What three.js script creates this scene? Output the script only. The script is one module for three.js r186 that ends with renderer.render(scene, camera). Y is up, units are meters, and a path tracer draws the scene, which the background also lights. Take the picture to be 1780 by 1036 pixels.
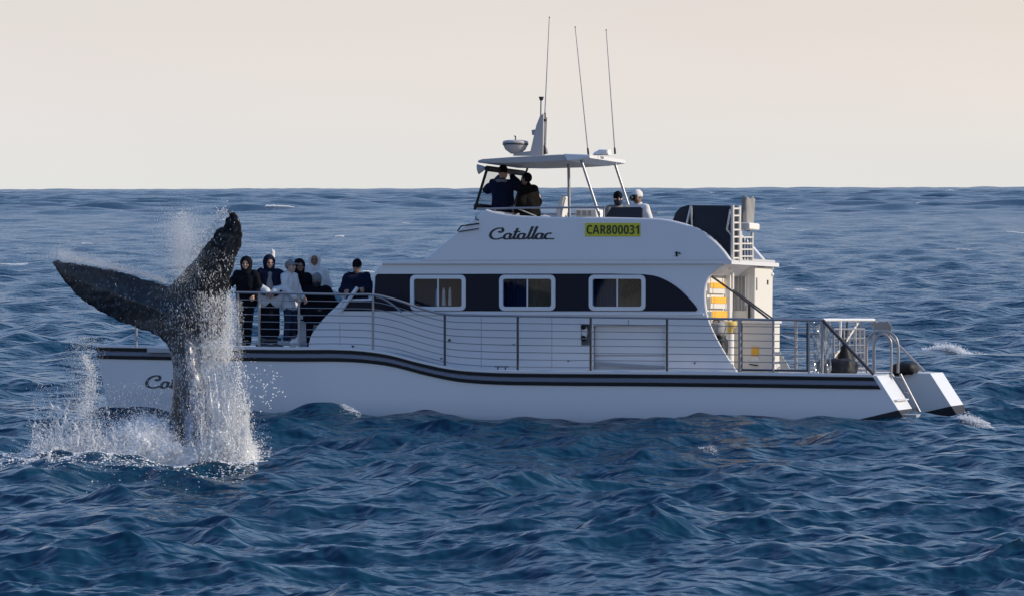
import * as THREE from 'three';
import { mergeGeometries, mergeVertices, toCreasedNormals } from 'three/addons/utils/BufferGeometryUtils.js';
import { RoundedBoxGeometry } from 'three/addons/geometries/RoundedBoxGeometry.js';
import { TextGeometry } from 'three/addons/geometries/TextGeometry.js';
import { FontLoader } from 'three/addons/loaders/FontLoader.js';
import { ImprovedNoise } from 'three/addons/math/ImprovedNoise.js';

// ------------------------------------------------------------------ camera, sky, sun, exposure
const scene = new THREE.Scene();
const W0 = 1780, H0 = 1036, F = 7360, EYE = 4.37, HZ = 319.5;              // photograph size, focal length in its pixels, eye height over the water
const camera = new THREE.PerspectiveCamera(2 * Math.atan(H0 / 2 / F) * 180 / Math.PI, 1024 / 595, 1, 60000);
camera.position.set(0, EYE, 0);
camera.rotation.set(-Math.atan((H0 / 2 - HZ) / F), 0, -0.0022, 'YXZ');
camera.updateMatrixWorld();

const SUN = new THREE.Vector3();
{ const az = -7 * Math.PI / 180, el = 25 * Math.PI / 180; SUN.set(Math.cos(az) * Math.cos(el), Math.sin(el), -Math.sin(az) * Math.cos(el)); }
const sun = new THREE.DirectionalLight(new THREE.Color().setRGB(1, 0.88, 0.72), 4.4);
sun.position.copy(SUN).multiplyScalar(120).add(new THREE.Vector3(0, 0, -78)); sun.target.position.set(0, 0, -78);
sun.castShadow = true; sun.shadow.mapSize.set(4096, 4096); sun.shadow.radius = 1.2;
Object.assign(sun.shadow.camera, { left: -16, right: 16, top: 12, bottom: -12, near: 20, far: 260 });
scene.add(sun, sun.target);

{ // a clear evening sky: pale haze along the horizon, blue above, warmer towards the sun
  const w = 512, h = 256, d = new Float32Array(w * h * 4);
  const clamp01 = (x) => Math.max(0, Math.min(1, x)), mix = (a, b, t) => a + (b - a) * t;
  for (let j = 0; j < h; j++) for (let i = 0; i < w; i++) {
    const el = ((j + 0.5) / h - 0.5) * Math.PI, az = ((i + 0.5) / w - 0.5) * 2 * Math.PI;
    const x = Math.cos(el) * Math.cos(az), y = Math.sin(el), z = Math.cos(el) * Math.sin(az);
    const e = Math.max(0, el) * 180 / Math.PI, c = x * SUN.x + y * SUN.y + z * SUN.z;
    const k = Math.exp(-Math.pow(e / 5.8, 4.5)), m = Math.exp(-Math.pow(e / 18, 1.6)), glow = Math.pow(Math.max(0, (c + 1) / 2), 3);
    const soft = 1 + 0.012 * Math.sin(az * 37 + 2 * Math.sin(e * 1.9)) * Math.sin(e * 2.3 + az * 11) + 0.008 * Math.sin(az * 71 + e * 3);
    // milky white on the horizon, a pinkish veil a degree above it, dull cream over that; warmer towards the sun
    const t1 = clamp01(e / 1.25), t2 = clamp01((e - 1.25) / 1.3), s1 = t1 * t1 * (3 - 2 * t1), s2 = t2 * t2 * (3 - 2 * t2), wm = glow - 0.125;
    const hor = [[0.768, 0.822, 0.785], [0.764, 0.758, 0.716], [0.742, 0.705, 0.645]].map((q, n) => (mix(mix(q[0], q[1], s1), q[2], s2) + wm * [0.24, 0.02, -0.45 * s1][n]) * soft);
    const zen = [mix(mix(0.085, 0.16, glow), mix(0.58, 0.64, glow), m), mix(mix(0.21, 0.28, glow), mix(0.82, 0.82, glow), m), mix(mix(0.52, 0.54, glow), mix(1.16, 1.07, glow), m)];
    const o = (j * w + i) * 4;
    d[o] = mix(zen[0], hor[0], k); d[o + 1] = mix(zen[1], hor[1], k); d[o + 2] = mix(zen[2], hor[2], k); d[o + 3] = 1;
  }
  const t = new THREE.DataTexture(d, w, h, THREE.RGBAFormat, THREE.FloatType);
  t.mapping = THREE.EquirectangularReflectionMapping; t.magFilter = THREE.LinearFilter; t.colorSpace = THREE.LinearSRGBColorSpace; t.needsUpdate = true;
  scene.background = t; scene.environment = t;
}
const renderer = new THREE.WebGLRenderer({ antialias: true });
renderer.toneMapping = THREE.LinearToneMapping; renderer.toneMappingExposure = 1;
renderer.shadowMap.enabled = true;
// scene.fog = new THREE.FogExp2(new THREE.Color(0.8, 0.84, 0.95), 0.000006);

// ------------------------------------------------------------------ helpers
let seed = 12345;
const rnd = () => { seed = (seed * 1664525 + 1013904223) >>> 0; return seed / 4294967296; };
const rr = (a, b) => a + (b - a) * rnd();
const gauss = () => Math.sqrt(-2 * Math.log(rnd() + 1e-9)) * Math.cos(2 * Math.PI * rnd());
const perlin = new ImprovedNoise();
const noise = (x, y, z) => perlin.noise(x, y, z);
const clamp = (x, a = 0, b = 1) => Math.min(b, Math.max(a, x));
const lerp = (a, b, t) => a + (b - a) * t;
const sstep = (a, b, x) => { const t = clamp((x - a) / (b - a)); return t * t * (3 - 2 * t); };
const V = (x, y, z) => new THREE.Vector3(x, y, z);
const lin = (r, g, b) => new THREE.Color().setRGB(r, g, b);

const used = {};
const numbered = (n) => { used[n] = (used[n] || 0) + 1; return used[n] === 1 ? n : n + '_' + String(used[n] - 1).padStart(3, '0'); };
const partNames = new Map();
const partName = (n, parent) => { const m = partNames.get(parent) || {}; partNames.set(parent, m); m[n] = (m[n] || 0) + 1; return m[n] === 1 ? n : n + '_' + String(m[n] - 1).padStart(3, '0'); };
function tag(o, label, category, group) { o.userData = { label, category }; if (group) o.userData.group = group; return o; }
function thing(name, label, category, group) { const o = new THREE.Group(); o.name = numbered(name); scene.add(o); return tag(o, label, category, group); }
function part(name, g, m, parent, label) {
  const geo = Array.isArray(g) ? join(g) : g;
  const o = new THREE.Mesh(geo, m); o.name = parent === scene ? numbered(name) : partName(name, parent);
  o.castShadow = o.receiveShadow = true; parent.add(o);
  if (label) o.userData.label = label;
  return o;
}
function strip(g) { // position + normal only, not indexed
  let q = g.index ? g.toNonIndexed() : g;
  const r = new THREE.BufferGeometry(); r.setAttribute('position', q.attributes.position); 
  if (!q.attributes.normal) q.computeVertexNormals();
  r.setAttribute('normal', q.attributes.normal); return r;
}
const join = (list) => list.length === 1 ? list[0] : mergeGeometries(list.map(strip));
const paint = (c, rough = 0.35, o = {}) => new THREE.MeshPhysicalMaterial({ color: c, roughness: rough, ...o });

const M = {
  white: paint(lin(0.70, 0.705, 0.72), 0.32, { clearcoat: 0.3, clearcoatRoughness: 0.25 }),
  whiteMatt: paint(lin(0.7, 0.69, 0.67), 0.6),
  cream: paint(lin(0.62, 0.6, 0.56), 0.6),
  lightGrey: paint(lin(0.42, 0.4, 0.39), 0.45),
  grey: paint(lin(0.33, 0.335, 0.35), 0.5),
  deck: paint(lin(0.42, 0.43, 0.44), 0.8),
  band: paint(lin(0.006, 0.008, 0.02), 0.35, { specularIntensity: 0.35 }),
  black: paint(lin(0.008, 0.008, 0.01), 0.5, { specularIntensity: 0.5 }),
  rubber: paint(lin(0.007, 0.007, 0.009), 0.65),
  stripe: paint(lin(0.16, 0.19, 0.27), 0.4),
  navy: paint(lin(0.01, 0.014, 0.035), 0.45),
  antifoul: paint(lin(0.012, 0.014, 0.02), 0.7),
  steel: paint(lin(0.42, 0.42, 0.44), 0.3, { metalness: 0.85 }),
  dullSteel: paint(lin(0.3, 0.3, 0.32), 0.4, { metalness: 0.5 }),
  darkSteel: paint(lin(0.06, 0.06, 0.07), 0.4, { metalness: 0.5 }),
  yellow: paint(lin(0.8, 0.42, 0.03), 0.5),
  plate: paint(lin(0.62, 0.55, 0.015), 0.45),
  glass: new THREE.MeshPhysicalMaterial({ color: lin(0.88, 0.88, 0.88), roughness: 0.03, specularIntensity: 0.35, transmission: 1, thickness: 0, ior: 1.5 }),
  blueGlass: new THREE.MeshPhysicalMaterial({ color: lin(0.66, 0.78, 0.9), roughness: 0.03, specularIntensity: 0.35, transmission: 1, thickness: 0, ior: 1.5 }),
  clearGlass: new THREE.MeshPhysicalMaterial({ color: lin(0.93, 0.95, 0.95), roughness: 0.03, transmission: 1, thickness: 0, ior: 1.5 }),
  darkGlass: paint(lin(0.008, 0.01, 0.016), 0.06),
  canvas: paint(lin(0.012, 0.015, 0.028), 0.75),
  greyCanvas: paint(lin(0.25, 0.25, 0.25), 0.85),
  ropeM: paint(lin(0.5, 0.47, 0.4), 0.9),
};

const tube = (pts, r, seg, rad = 6, curved = false, closed = false) => {
  if (curved) return new THREE.TubeGeometry(new THREE.CatmullRomCurve3(pts, closed, 'centripetal'), seg || pts.length * 6, r, rad, closed);
  const list = [];
  for (let i = 0; i + 1 < pts.length; i++) {
    const a = pts[i], b = pts[i + 1], d = b.clone().sub(a), L = d.length(); if (L < 1e-5) continue;
    const g = new THREE.CylinderGeometry(r, r, L, rad, 1); g.translate(0, L / 2, 0);
    g.applyQuaternion(new THREE.Quaternion().setFromUnitVectors(V(0, 1, 0), d.normalize())); g.translate(a.x, a.y, a.z); list.push(g);
    if (i > 0) { const s = new THREE.SphereGeometry(r * 1.01, rad, 4); s.translate(a.x, a.y, a.z); list.push(s); }
  }
  return list.length === 1 ? strip(list[0]) : join(list);
};
const cone = (a, b, ra, rb, rad = 10) => { const d = b.clone().sub(a), L = d.length(); const g = new THREE.CylinderGeometry(rb, ra, L, rad, 1); g.translate(0, L / 2, 0); g.applyQuaternion(new THREE.Quaternion().setFromUnitVectors(V(0, 1, 0), d.normalize())); g.translate(a.x, a.y, a.z); return strip(g); };
const box = (x0, x1, y0, y1, z0, z1, r = 0.012) => { const g = new RoundedBoxGeometry(Math.abs(x1 - x0), Math.abs(y1 - y0), Math.abs(z1 - z0), 2, Math.min(r, Math.abs(x1 - x0) / 2.2, Math.abs(y1 - y0) / 2.2, Math.abs(z1 - z0) / 2.2)); g.translate((x0 + x1) / 2, (y0 + y1) / 2, (z0 + z1) / 2); return strip(g); };

// naive surface nets: mesh of f = 0 (f < 0 inside)
function nets(f, lo, hi, cell) {
  const n = [0, 1, 2].map((k) => Math.ceil((hi[k] - lo[k]) / cell) + 1), [nx, ny, nz] = n;
  const val = new Float32Array(nx * ny * nz); let p = 0;
  for (let k = 0; k < nz; k++) for (let j = 0; j < ny; j++) for (let i = 0; i < nx; i++) val[p++] = f(lo[0] + i * cell, lo[1] + j * cell, lo[2] + k * cell);
  const id = new Int32Array(nx * ny * nz).fill(-1), pos = [], idx = [];
  const at = (i, j, k) => i + nx * (j + ny * k);
  for (let k = 0; k + 1 < nz; k++) for (let j = 0; j + 1 < ny; j++) for (let i = 0; i + 1 < nx; i++) {
    let m = 0, sx = 0, sy = 0, sz = 0, c = 0; const o = at(i, j, k);
    const v = [val[o], val[o + 1], val[o + nx], val[o + nx + 1], val[o + nx * ny], val[o + nx * ny + 1], val[o + nx * ny + nx], val[o + nx * ny + nx + 1]];
    for (let q = 0; q < 8; q++) if (v[q] < 0) m |= 1 << q;
    if (m === 0 || m === 255) continue;
    for (let a = 0; a < 8; a++) for (const bit of [1, 2, 4]) if (!(a & bit)) {
      const b = a | bit; if ((v[a] < 0) === (v[b] < 0)) continue;
      const t = v[a] / (v[a] - v[b]);
      sx += (a & 1) + (bit === 1 ? t : 0); sy += ((a >> 1) & 1) + (bit === 2 ? t : 0); sz += ((a >> 2) & 1) + (bit === 4 ? t : 0); c++;
    }
    id[o] = pos.length / 3; pos.push(lo[0] + (i + sx / c) * cell, lo[1] + (j + sy / c) * cell, lo[2] + (k + sz / c) * cell);
  }
  const quad = (a, b, c, d, flip) => { if (a < 0 || b < 0 || c < 0 || d < 0) return; flip ? idx.push(a, c, b, a, d, c) : idx.push(a, b, c, a, c, d); };
  for (let k = 1; k + 1 < nz; k++) for (let j = 1; j + 1 < ny; j++) for (let i = 1; i + 1 < nx; i++) {
    const o = at(i, j, k), s = val[o] < 0;
    if (s !== val[o + 1] < 0) quad(id[at(i, j - 1, k - 1)], id[at(i, j, k - 1)], id[o], id[at(i, j - 1, k)], !s);
    if (s !== val[o + nx] < 0) quad(id[at(i - 1, j, k - 1)], id[at(i - 1, j, k)], id[o], id[at(i, j, k - 1)], !s);
    if (s !== val[o + nx * ny] < 0) quad(id[at(i - 1, j - 1, k)], id[at(i, j - 1, k)], id[o], id[at(i - 1, j, k)], !s);
  }
  const g = new THREE.BufferGeometry(); g.setAttribute('position', new THREE.Float32BufferAttribute(pos, 3)); g.setIndex(idx); g.computeVertexNormals();
  return g;
}
const smin = (a, b, k) => { const h = Math.max(k - Math.abs(a - b), 0) / k; return Math.min(a, b) - h * h * k * 0.25; };
// distance to a tapered capsule [ax, ay, az, bx, by, bz, ra, rb]
function cap(c, x, y, z) {
  const dx = c[3] - c[0], dy = c[4] - c[1], dz = c[5] - c[2], px = x - c[0], py = y - c[1], pz = z - c[2];
  const t = clamp((px * dx + py * dy + pz * dz) / (dx * dx + dy * dy + dz * dz + 1e-9));
  return Math.hypot(px - dx * t, py - dy * t, pz - dz * t) - (c[6] + (c[7] - c[6]) * t);
}
const C = (a, b, ra, rb = ra) => [a[0], a[1], a[2], b[0], b[1], b[2], ra, rb];
function boundsOf(list, pad) {
  const lo = [9, 9, 9], hi = [-9, -9, -9];
  for (const c of list) for (let k = 0; k < 3; k++) { const r = Math.max(c[6], c[7]) + pad; lo[k] = Math.min(lo[k], c[k] - r, c[k + 3] - r); hi[k] = Math.max(hi[k], c[k] + r, c[k + 3] + r); }
  return [lo, hi];
}
function blob(list, k, cell, bump = 0, freq = 6, ph = 0) {
  const [lo, hi] = boundsOf(list, cell * 2 + bump);
  return nets((x, y, z) => { let d = 9; for (const c of list) d = smin(d, cap(c, x, y, z), k); return bump ? d + bump * noise(x * freq + ph, y * freq, z * freq) : d; }, lo, hi, cell);
}

// ------------------------------------------------------------------ where a pixel of the photograph lies in the place
const rayOf = (px, py) => V((px - W0 / 2) / F, (H0 / 2 - py) / F, -1).applyMatrix4(new THREE.Matrix4().extractRotation(camera.matrixWorld));
const onDepth = (px, py, d) => rayOf(px, py).multiplyScalar(d).add(camera.position);          // a point d metres in front of the camera

// the boat's own axes: x towards the stern, y up, z towards the camera's side
const boat = thing('catamaran', 'white twin-hull whale watching motor catamaran with dark window band, railings and flybridge', 'boat');
const HB = 2.8, CB = 2.2, FB = 2.27;                                                         // half widths: hulls, cabin, flybridge sides
{
  boat.rotation.set(-1.8 * Math.PI / 180, -15 * Math.PI / 180, -0.25 * Math.PI / 180, 'YXZ');
  boat.updateMatrixWorld();
  const near = onDepth(1000, 722, 80), off = V(0, 0, HB).applyMatrix4(boat.matrixWorld);
  boat.position.copy(near.sub(off)); boat.updateMatrixWorld();
}
const boatInv = boat.matrixWorld.clone().invert();
function P(px, py, w) {                                                                       // pixel -> boat coordinates on the plane z = w
  const o = camera.position.clone().applyMatrix4(boatInv), d = rayOf(px, py).transformDirection(boatInv);
  const t = (w - o.z) / d.z; return o.addScaledVector(d, t);
}
function PU(px, py, u) {                                                                      // pixel -> boat coordinates on the plane x = u
  const o = camera.position.clone().applyMatrix4(boatInv), d = rayOf(px, py).transformDirection(boatInv);
  const t = (u - o.x) / d.x; return o.addScaledVector(d, t);
}
const toWorld = (v) => v.clone().applyMatrix4(boat.matrixWorld);
const PX = (list, w) => list.map(([x, y]) => P(x, y, w));
// side profile (pixels on plane w) extruded from z0 to z1
function profile(list, w, z0, z1, bevel = 0.015, holes = [], smooth = false) {
  const toShape = (l, K) => { const q = PX(l, w); const s = new K(); if (smooth && K === THREE.Shape) { s.moveTo(q[0].x, q[0].y); for (let i = 1; i < q.length; i++) s.lineTo(q[i].x, q[i].y); } else q.forEach((p, i) => i ? s.lineTo(p.x, p.y) : s.moveTo(p.x, p.y)); s.closePath(); return s; };
  const s = toShape(list, THREE.Shape); for (const h of holes) s.holes.push(toShape(h, THREE.Path));
  const g = new THREE.ExtrudeGeometry(s, { depth: z1 - z0 - 2 * bevel, bevelEnabled: bevel > 0, bevelThickness: bevel, bevelSize: bevel, bevelOffset: -bevel, bevelSegments: 2 });
  g.translate(0, 0, z0 + bevel); return toCreasedNormals(strip(g), 0.32);
}
// smooth a polyline of pixels
function curve(list, n = 40) { const c = new THREE.CatmullRomCurve3(list.map(([x, y]) => V(x, y, 0)), false, 'centripetal'); return c.getPoints(n).map((p) => [p.x, p.y]); }
function roundRect(x0, y0, x1, y1, r, n = 4) {
  const o = []; for (const [cx, cy, a] of [[x1 - r, y0 + r, -90], [x1 - r, y1 - r, 0], [x0 + r, y1 - r, 90], [x0 + r, y0 + r, 180]])
    for (let i = 0; i <= n; i++) { const t = (a + 90 * i / n) * Math.PI / 180; o.push([cx + r * Math.cos(t), cy + r * Math.sin(t)]); } return o;
}

// ------------------------------------------------------------------ the sea
const waves = [];
{
  const add = (n, l0, l1, steep, head, spread) => { for (let i = 0; i < n; i++) { const L = l0 * Math.pow(l1 / l0, (i + rnd()) / n), k = 2 * Math.PI / L, a = steep / k * rr(0.7, 1.3), th = head + gauss() * spread; waves.push({ L, k, a, dx: Math.cos(th), dz: Math.sin(th), ph: rr(0, 6.283), q: 1.0 }); } };
  const wind = 2.0;                                                     // towards the camera and a little to the left
  add(14, 9, 40, 0.055, wind, 0.9); for (const w of waves) w.far = true; const f0 = waves.length; add(6, 55, 120, 0.045, wind, 0.7); for (const w of waves.slice(f0)) w.rim = true; // the open swell, beyond the lee of the boat
  add(4, 9, 26, 0.012, wind + 0.2, 0.25);
  add(16, 3.2, 9, 0.028, wind, 0.9);
  add(32, 1.1, 3.2, 0.044, wind, 0.95);
  add(34, 0.38, 1.1, 0.046, wind, 0.9);
  add(22, 0.15, 0.38, 0.034, wind, 0.95);
}
function wave(x, z, cut) {                                              // displaced point, waves shorter than cut fade out
  // patches of stronger and weaker wind
  const g = 0.95 + 0.55 * noise(x * 0.11, 3.3, z * 0.05) + 0.3 * noise(x * 0.4, 7.1, z * 0.2);
  let ox = 0, oy = -0.1, oz = 0; const far = sstep(250, 1000, -z), rim = sstep(3800, 5600, -z);
  for (const w of waves) {
    if (w.rim && rim === 0) continue;
    const f = w.rim ? rim : w.L > 2 * cut ? 1 : w.L < cut ? 0 : w.L / cut - 1; if (f === 0) continue;
    if (w.far && far === 0) continue;
    const t = w.k * (w.dx * x + w.dz * z) + w.ph, a = w.a * f * (w.far ? far : 1) * (w.L < 3.2 ? g : 1), c = Math.cos(t), s = Math.sin(t);
    oy += a * c; ox -= w.q * a * w.dx * s; oz -= w.q * a * w.dz * s;
  }
  return [x + ox, oy, z + oz];
}
function seaHeight(x, z) { const D = Math.hypot(x, z), c = Math.max(0.06, Math.min(D * D / (F * 0.574 * EYE) * 0.55, 0.0032 * D) * 2); let bx = x, bz = z; for (let i = 0; i < 3; i++) { const q = wave(bx, bz, c); bx -= q[0] - x; bz -= q[2] - z; } return wave(bx, bz, c)[1] - D * D / 12.74e6; }
{
  const ang = [], half = Math.atan(W0 / 2 / F) * 1.12, nc = 560;
  const coarse = []; for (let a = half * 1.05, s = half * 0.05; a < Math.PI; a += s, s *= 1.35) coarse.push(a); coarse.push(Math.PI);
  for (const a of coarse.slice().reverse()) ang.push(-a);
  for (let i = 0; i <= nc; i++) ang.push(-half + 2 * half * i / nc);
  for (const a of coarse) ang.push(a);
  const dist = [0.5, 4, 10, 18, 26, 33, 38, 42]; let d = 44;
  while (d < 16000) { dist.push(d); const px = d * d / (F * 0.574 * EYE); d += Math.min(px * (d < 54 ? 0.4 : 0.55), d < 5000 ? 0.0032 * d : 1e9); }
  const nr = dist.length, na = ang.length, pos = new Float32Array(nr * na * 3), uv = new Float32Array(nr * na * 2); let p = 0, u = 0;
  for (let j = 0; j < nr; j++) {
    const D = dist[j], st = j + 1 < nr ? dist[j + 1] - D : D * 0.1;
    for (let i = 0; i < na; i++) {
      const a = ang[i], x = Math.sin(a) * D, z = -Math.cos(a) * D;
      const sa = i + 1 < na ? (ang[i + 1] - ang[i]) * D : 1e9, q = D > 12000 || D < 3 ? [x, 0, z] : wave(x, z, Math.max(st, sa) * 2);
      pos[p++] = q[0]; pos[p++] = q[1] - D * D / 12.74e6; pos[p++] = q[2]; uv[u++] = q[0]; uv[u++] = q[2];
    }
  }
  const idx = new Uint32Array((nr - 1) * (na - 1) * 6); p = 0;
  for (let j = 0; j + 1 < nr; j++) for (let i = 0; i + 1 < na; i++) { const a = j * na + i, b = a + 1, c = a + na, e = c + 1; idx[p++] = a; idx[p++] = b; idx[p++] = c; idx[p++] = b; idx[p++] = e; idx[p++] = c; }
  const g = new THREE.BufferGeometry(); g.setAttribute('position', new THREE.BufferAttribute(pos, 3)); g.setAttribute('uv', new THREE.BufferAttribute(uv, 2)); g.setIndex(new THREE.BufferAttribute(idx, 1)); g.computeVertexNormals();
  // wavelets below the size of the mesh: a tileable normal map, 6.4 m a side
  const n = 1024, T = 6.4, sx = new Float32Array(n * n), sy = new Float32Array(n * n), rip = [];
  for (let i = 0; i < 64; i++) { const kk = T / (0.11 * Math.pow(8, rnd())), th = 2.0 + gauss() * 0.8; rip.push([Math.round(kk * Math.cos(th)), Math.round(kk * Math.sin(th)), rr(0, 6.28), rr(0.6, 1.2)]); }
  const sn = new Float32Array(n); for (let i = 0; i < n; i++) sn[i] = Math.sin(i * 2 * Math.PI / n);
  for (const r of rip) { const m = Math.hypot(r[0], r[1]) || 1, ax = r[0] / m * r[3], ay = r[1] / m * r[3], p0 = Math.round(r[2] / 6.2832 * n); for (let y = 0; y < n; y++) for (let x = 0; x < n; x++) { const s = sn[(((r[0] * x + r[1] * y + p0) % n) + n) % n]; sx[y * n + x] += ax * s; sy[y * n + x] += ay * s; } }
  const S = 0.23 / Math.sqrt(64 / 2 * 0.85), dd = new Uint8Array(n * n * 4); for (let i = 0; i < n * n; i++) { const a = sx[i] * S, b = sy[i] * S, m = 1 / Math.hypot(a, b, 1); dd[4 * i] = 127.5 + 127 * a * m; dd[4 * i + 1] = 127.5 + 127 * b * m; dd[4 * i + 2] = 127.5 + 127 * m; dd[4 * i + 3] = 255; }
  const t = new THREE.DataTexture(dd, n, n); t.wrapS = t.wrapT = THREE.RepeatWrapping; t.magFilter = THREE.LinearFilter; t.repeat.set(1 / T, 1 / T); t.needsUpdate = true;
  const water = new THREE.MeshPhysicalMaterial({ color: lin(0.003, 0.032, 0.064), roughness: 0.22, ior: 1.34, normalMap: t, normalScale: new THREE.Vector2(1, 1) });
  const sea = part('water', g, water, scene); sea.userData = { kind: 'structure', label: 'dark blue choppy open sea reaching to the horizon' };
  console.log('sea', nr, na, nr * na * 2);
}

// ------------------------------------------------------------------ the catamaran
const sheerPx = [[165, 602], [230, 603], [300, 604], [420, 605], [520, 606], [600, 606], [650, 609], [690, 615], [740, 629], [790, 640], [850, 645], [950, 647], [1100, 648], [1300, 650], [1440, 652], [1525, 653]];
const sheerLine = curve(sheerPx, 140).map(([x, y]) => P(x, y, HB));
const sheer = (u) => { const L = sheerLine; if (u <= L[0].x) return L[0].y; for (let i = 1; i < L.length; i++) if (u <= L[i].x) return lerp(L[i - 1].y, L[i].y, (u - L[i - 1].x) / (L[i].x - L[i - 1].x)); return L[L.length - 1].y; };
const stemTop = P(165, 602, 2.05), stemLow = P(188, 714, 2.05), sternTop = P(1525, 653, HB), sternLow = P(1569, 722, HB);
const stemU = (v) => lerp(stemLow.x, stemTop.x, (v - stemLow.y) / (stemTop.y - stemLow.y)), sternU = (v) => lerp(sternLow.x, sternTop.x, (v - sternLow.y) / (sternTop.y - sternLow.y));
const HC = 2.05, HW = 0.75;                                            // centre line and half width of one hull
const hullHalf = (t, v) => { const b = Math.pow(clamp(t / 0.3), 0.62), low = clamp((0.3 - v) / 0.9); return HW * b * (1 - 0.16 * low * low - 0.5 * Math.pow(clamp((-0.05 - v) / 0.55), 2)) * lerp(1 - 0.45 * low, 1, clamp(t / 0.25)) + 0.012; };
const antiV = (t) => lerp(-0.14, 0.2, clamp((t - 0.9) / 0.1));
function hullPoint(t, s, side) { // s from 0 sheer to 1 keel
  const u0 = lerp(stemU(0.7), sternU(0.7), t), vs = sheer(u0), v = lerp(vs, -0.6, s), u = lerp(stemU(v), sternU(v), t);
  return V(u, v, HC + side * hullHalf(t, v));
}
const hullOuter = (u, v) => { const t = (u - stemU(v)) / (sternU(v) - stemU(v)); return HC + hullHalf(t, v); };
function hullSkin(mirror, below) {
  const nt = 110, ns = 14, pos = [], idx = [], row = [];
  for (let i = 0; i <= nt; i++) {
    const t = Math.pow(i / nt, 1.15), r = [], u0 = lerp(stemU(0.7), sternU(0.7), t), vs = sheer(u0), sa = (vs - antiV(t)) / (vs + 0.6), lo = below ? sa : 0, hi = below ? 1 : sa;
    for (let j = 0; j <= ns; j++) r.push(hullPoint(t, lerp(lo, hi, j / ns), 1));
    for (let j = ns; j >= 0; j--) r.push(hullPoint(t, lerp(lo, hi, j / ns), -1));
    row.push(pos.length / 3); for (const p of r) pos.push(p.x, p.y, mirror ? -p.z : p.z);
  }
  const n = 2 * ns + 2;
  for (let i = 0; i < nt; i++) for (let j = 0; j + 1 < n; j++) { const a = row[i] + j, b = a + 1, c = row[i + 1] + j, d = c + 1; mirror ? idx.push(a, c, b, b, c, d) : idx.push(a, b, c, b, d, c); }
  if (!below) for (let i = 0; i < nt; i++) { const a = row[i], b = row[i] + n - 1, c = row[i + 1], d = row[i + 1] + n - 1; mirror ? idx.push(a, b, c, b, d, c) : idx.push(a, c, b, b, c, d); }
  const g = new THREE.BufferGeometry(); g.setAttribute('position', new THREE.Float32BufferAttribute(pos, 3)); g.setIndex(idx);
  // transom as a face of its own
  const cp = [], ci = []; for (let j = 0; j < n; j++) cp.push(pos[3 * (row[nt] + j)], pos[3 * (row[nt] + j) + 1], pos[3 * (row[nt] + j) + 2]);
  for (let j = 0; j < ns; j++) { const a = j, b = j + 1, c = n - 1 - j, d = n - 2 - j; mirror ? ci.push(a, c, b, b, c, d) : ci.push(a, b, c, b, d, c); }
  const q = new THREE.BufferGeometry(); q.setAttribute('position', new THREE.Float32BufferAttribute(cp, 3)); q.setIndex(ci);
  return join([toCreasedNormals(g, 0.9), toCreasedNormals(q, 0.5)]);
}
for (const m of [false, true]) { const h = part('hull', hullSkin(m, false).translate(m ? 0.33 : 0, 0, 0), M.white, boat); part('antifouling', hullSkin(m, true).translate(m ? 0.33 : 0, 0, 0), M.antifoul, h); }
// rubbing strake: two dark rails with a grey band between, following the sheer
function strake(v0, v1, out, mirror) {
  const pos = [], idx = [], n = 150, sec = [[0, v0], [out, v0 - 0.008], [out, v1 + 0.008], [0, v1]];
  for (let i = 0; i <= n; i++) {
    const t = lerp(0.001, 0.995, i / n), u0 = lerp(stemU(0.7), sternU(0.7), t), vs = sheer(u0);
    for (const [o, dv] of sec) { const v = vs - dv * -1, vv = vs + dv, u = lerp(stemU(vv), sternU(vv), t), w = HC + hullHalf(t, vv) + o; pos.push(u, vv, mirror ? -w : w); }
  }
  for (let i = 0; i < n; i++) for (let j = 0; j < 3; j++) { const a = i * 4 + j, b = a + 1, c = a + 4, d = c + 1; mirror ? idx.push(a, b, c, b, d, c) : idx.push(a, c, b, b, c, d); }
  const g = new THREE.BufferGeometry(); g.setAttribute('position', new THREE.Float32BufferAttribute(pos, 3)); g.setIndex(idx); return toCreasedNormals(g, 0.5);
}
for (const m of [false, true]) {
  part('rubbing_strake', strake(-0.03, -0.095, 0.035, m), M.black, boat); part('grey_band', strake(-0.097, -0.175, 0.008, m), M.stripe, boat); part('rubbing_strake', strake(-0.177, -0.25, 0.03, m), M.black, boat);
  part('gunwale', strake(0.035, -0.028, 0.03, m), M.white, boat);
}
{ // deck and the bridge between the hulls
  const top = curve(sheerPx, 60).filter(([x]) => x > 240 && x < 1500), low = top.map(([x, y]) => [x, y + 9]).reverse();
  part('deck', profile([...top.map(([x, y]) => [x, y + 1.5]), ...low], HB, -2.55, 2.55, 0), M.deck, boat);
  part('bridge_deck', profile([[330, 616], [640, 616], [800, 657], [1440, 664], [1420, 690], [360, 660]], HB, -1.4, 1.4, 0.03), M.white, boat);
}
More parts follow.
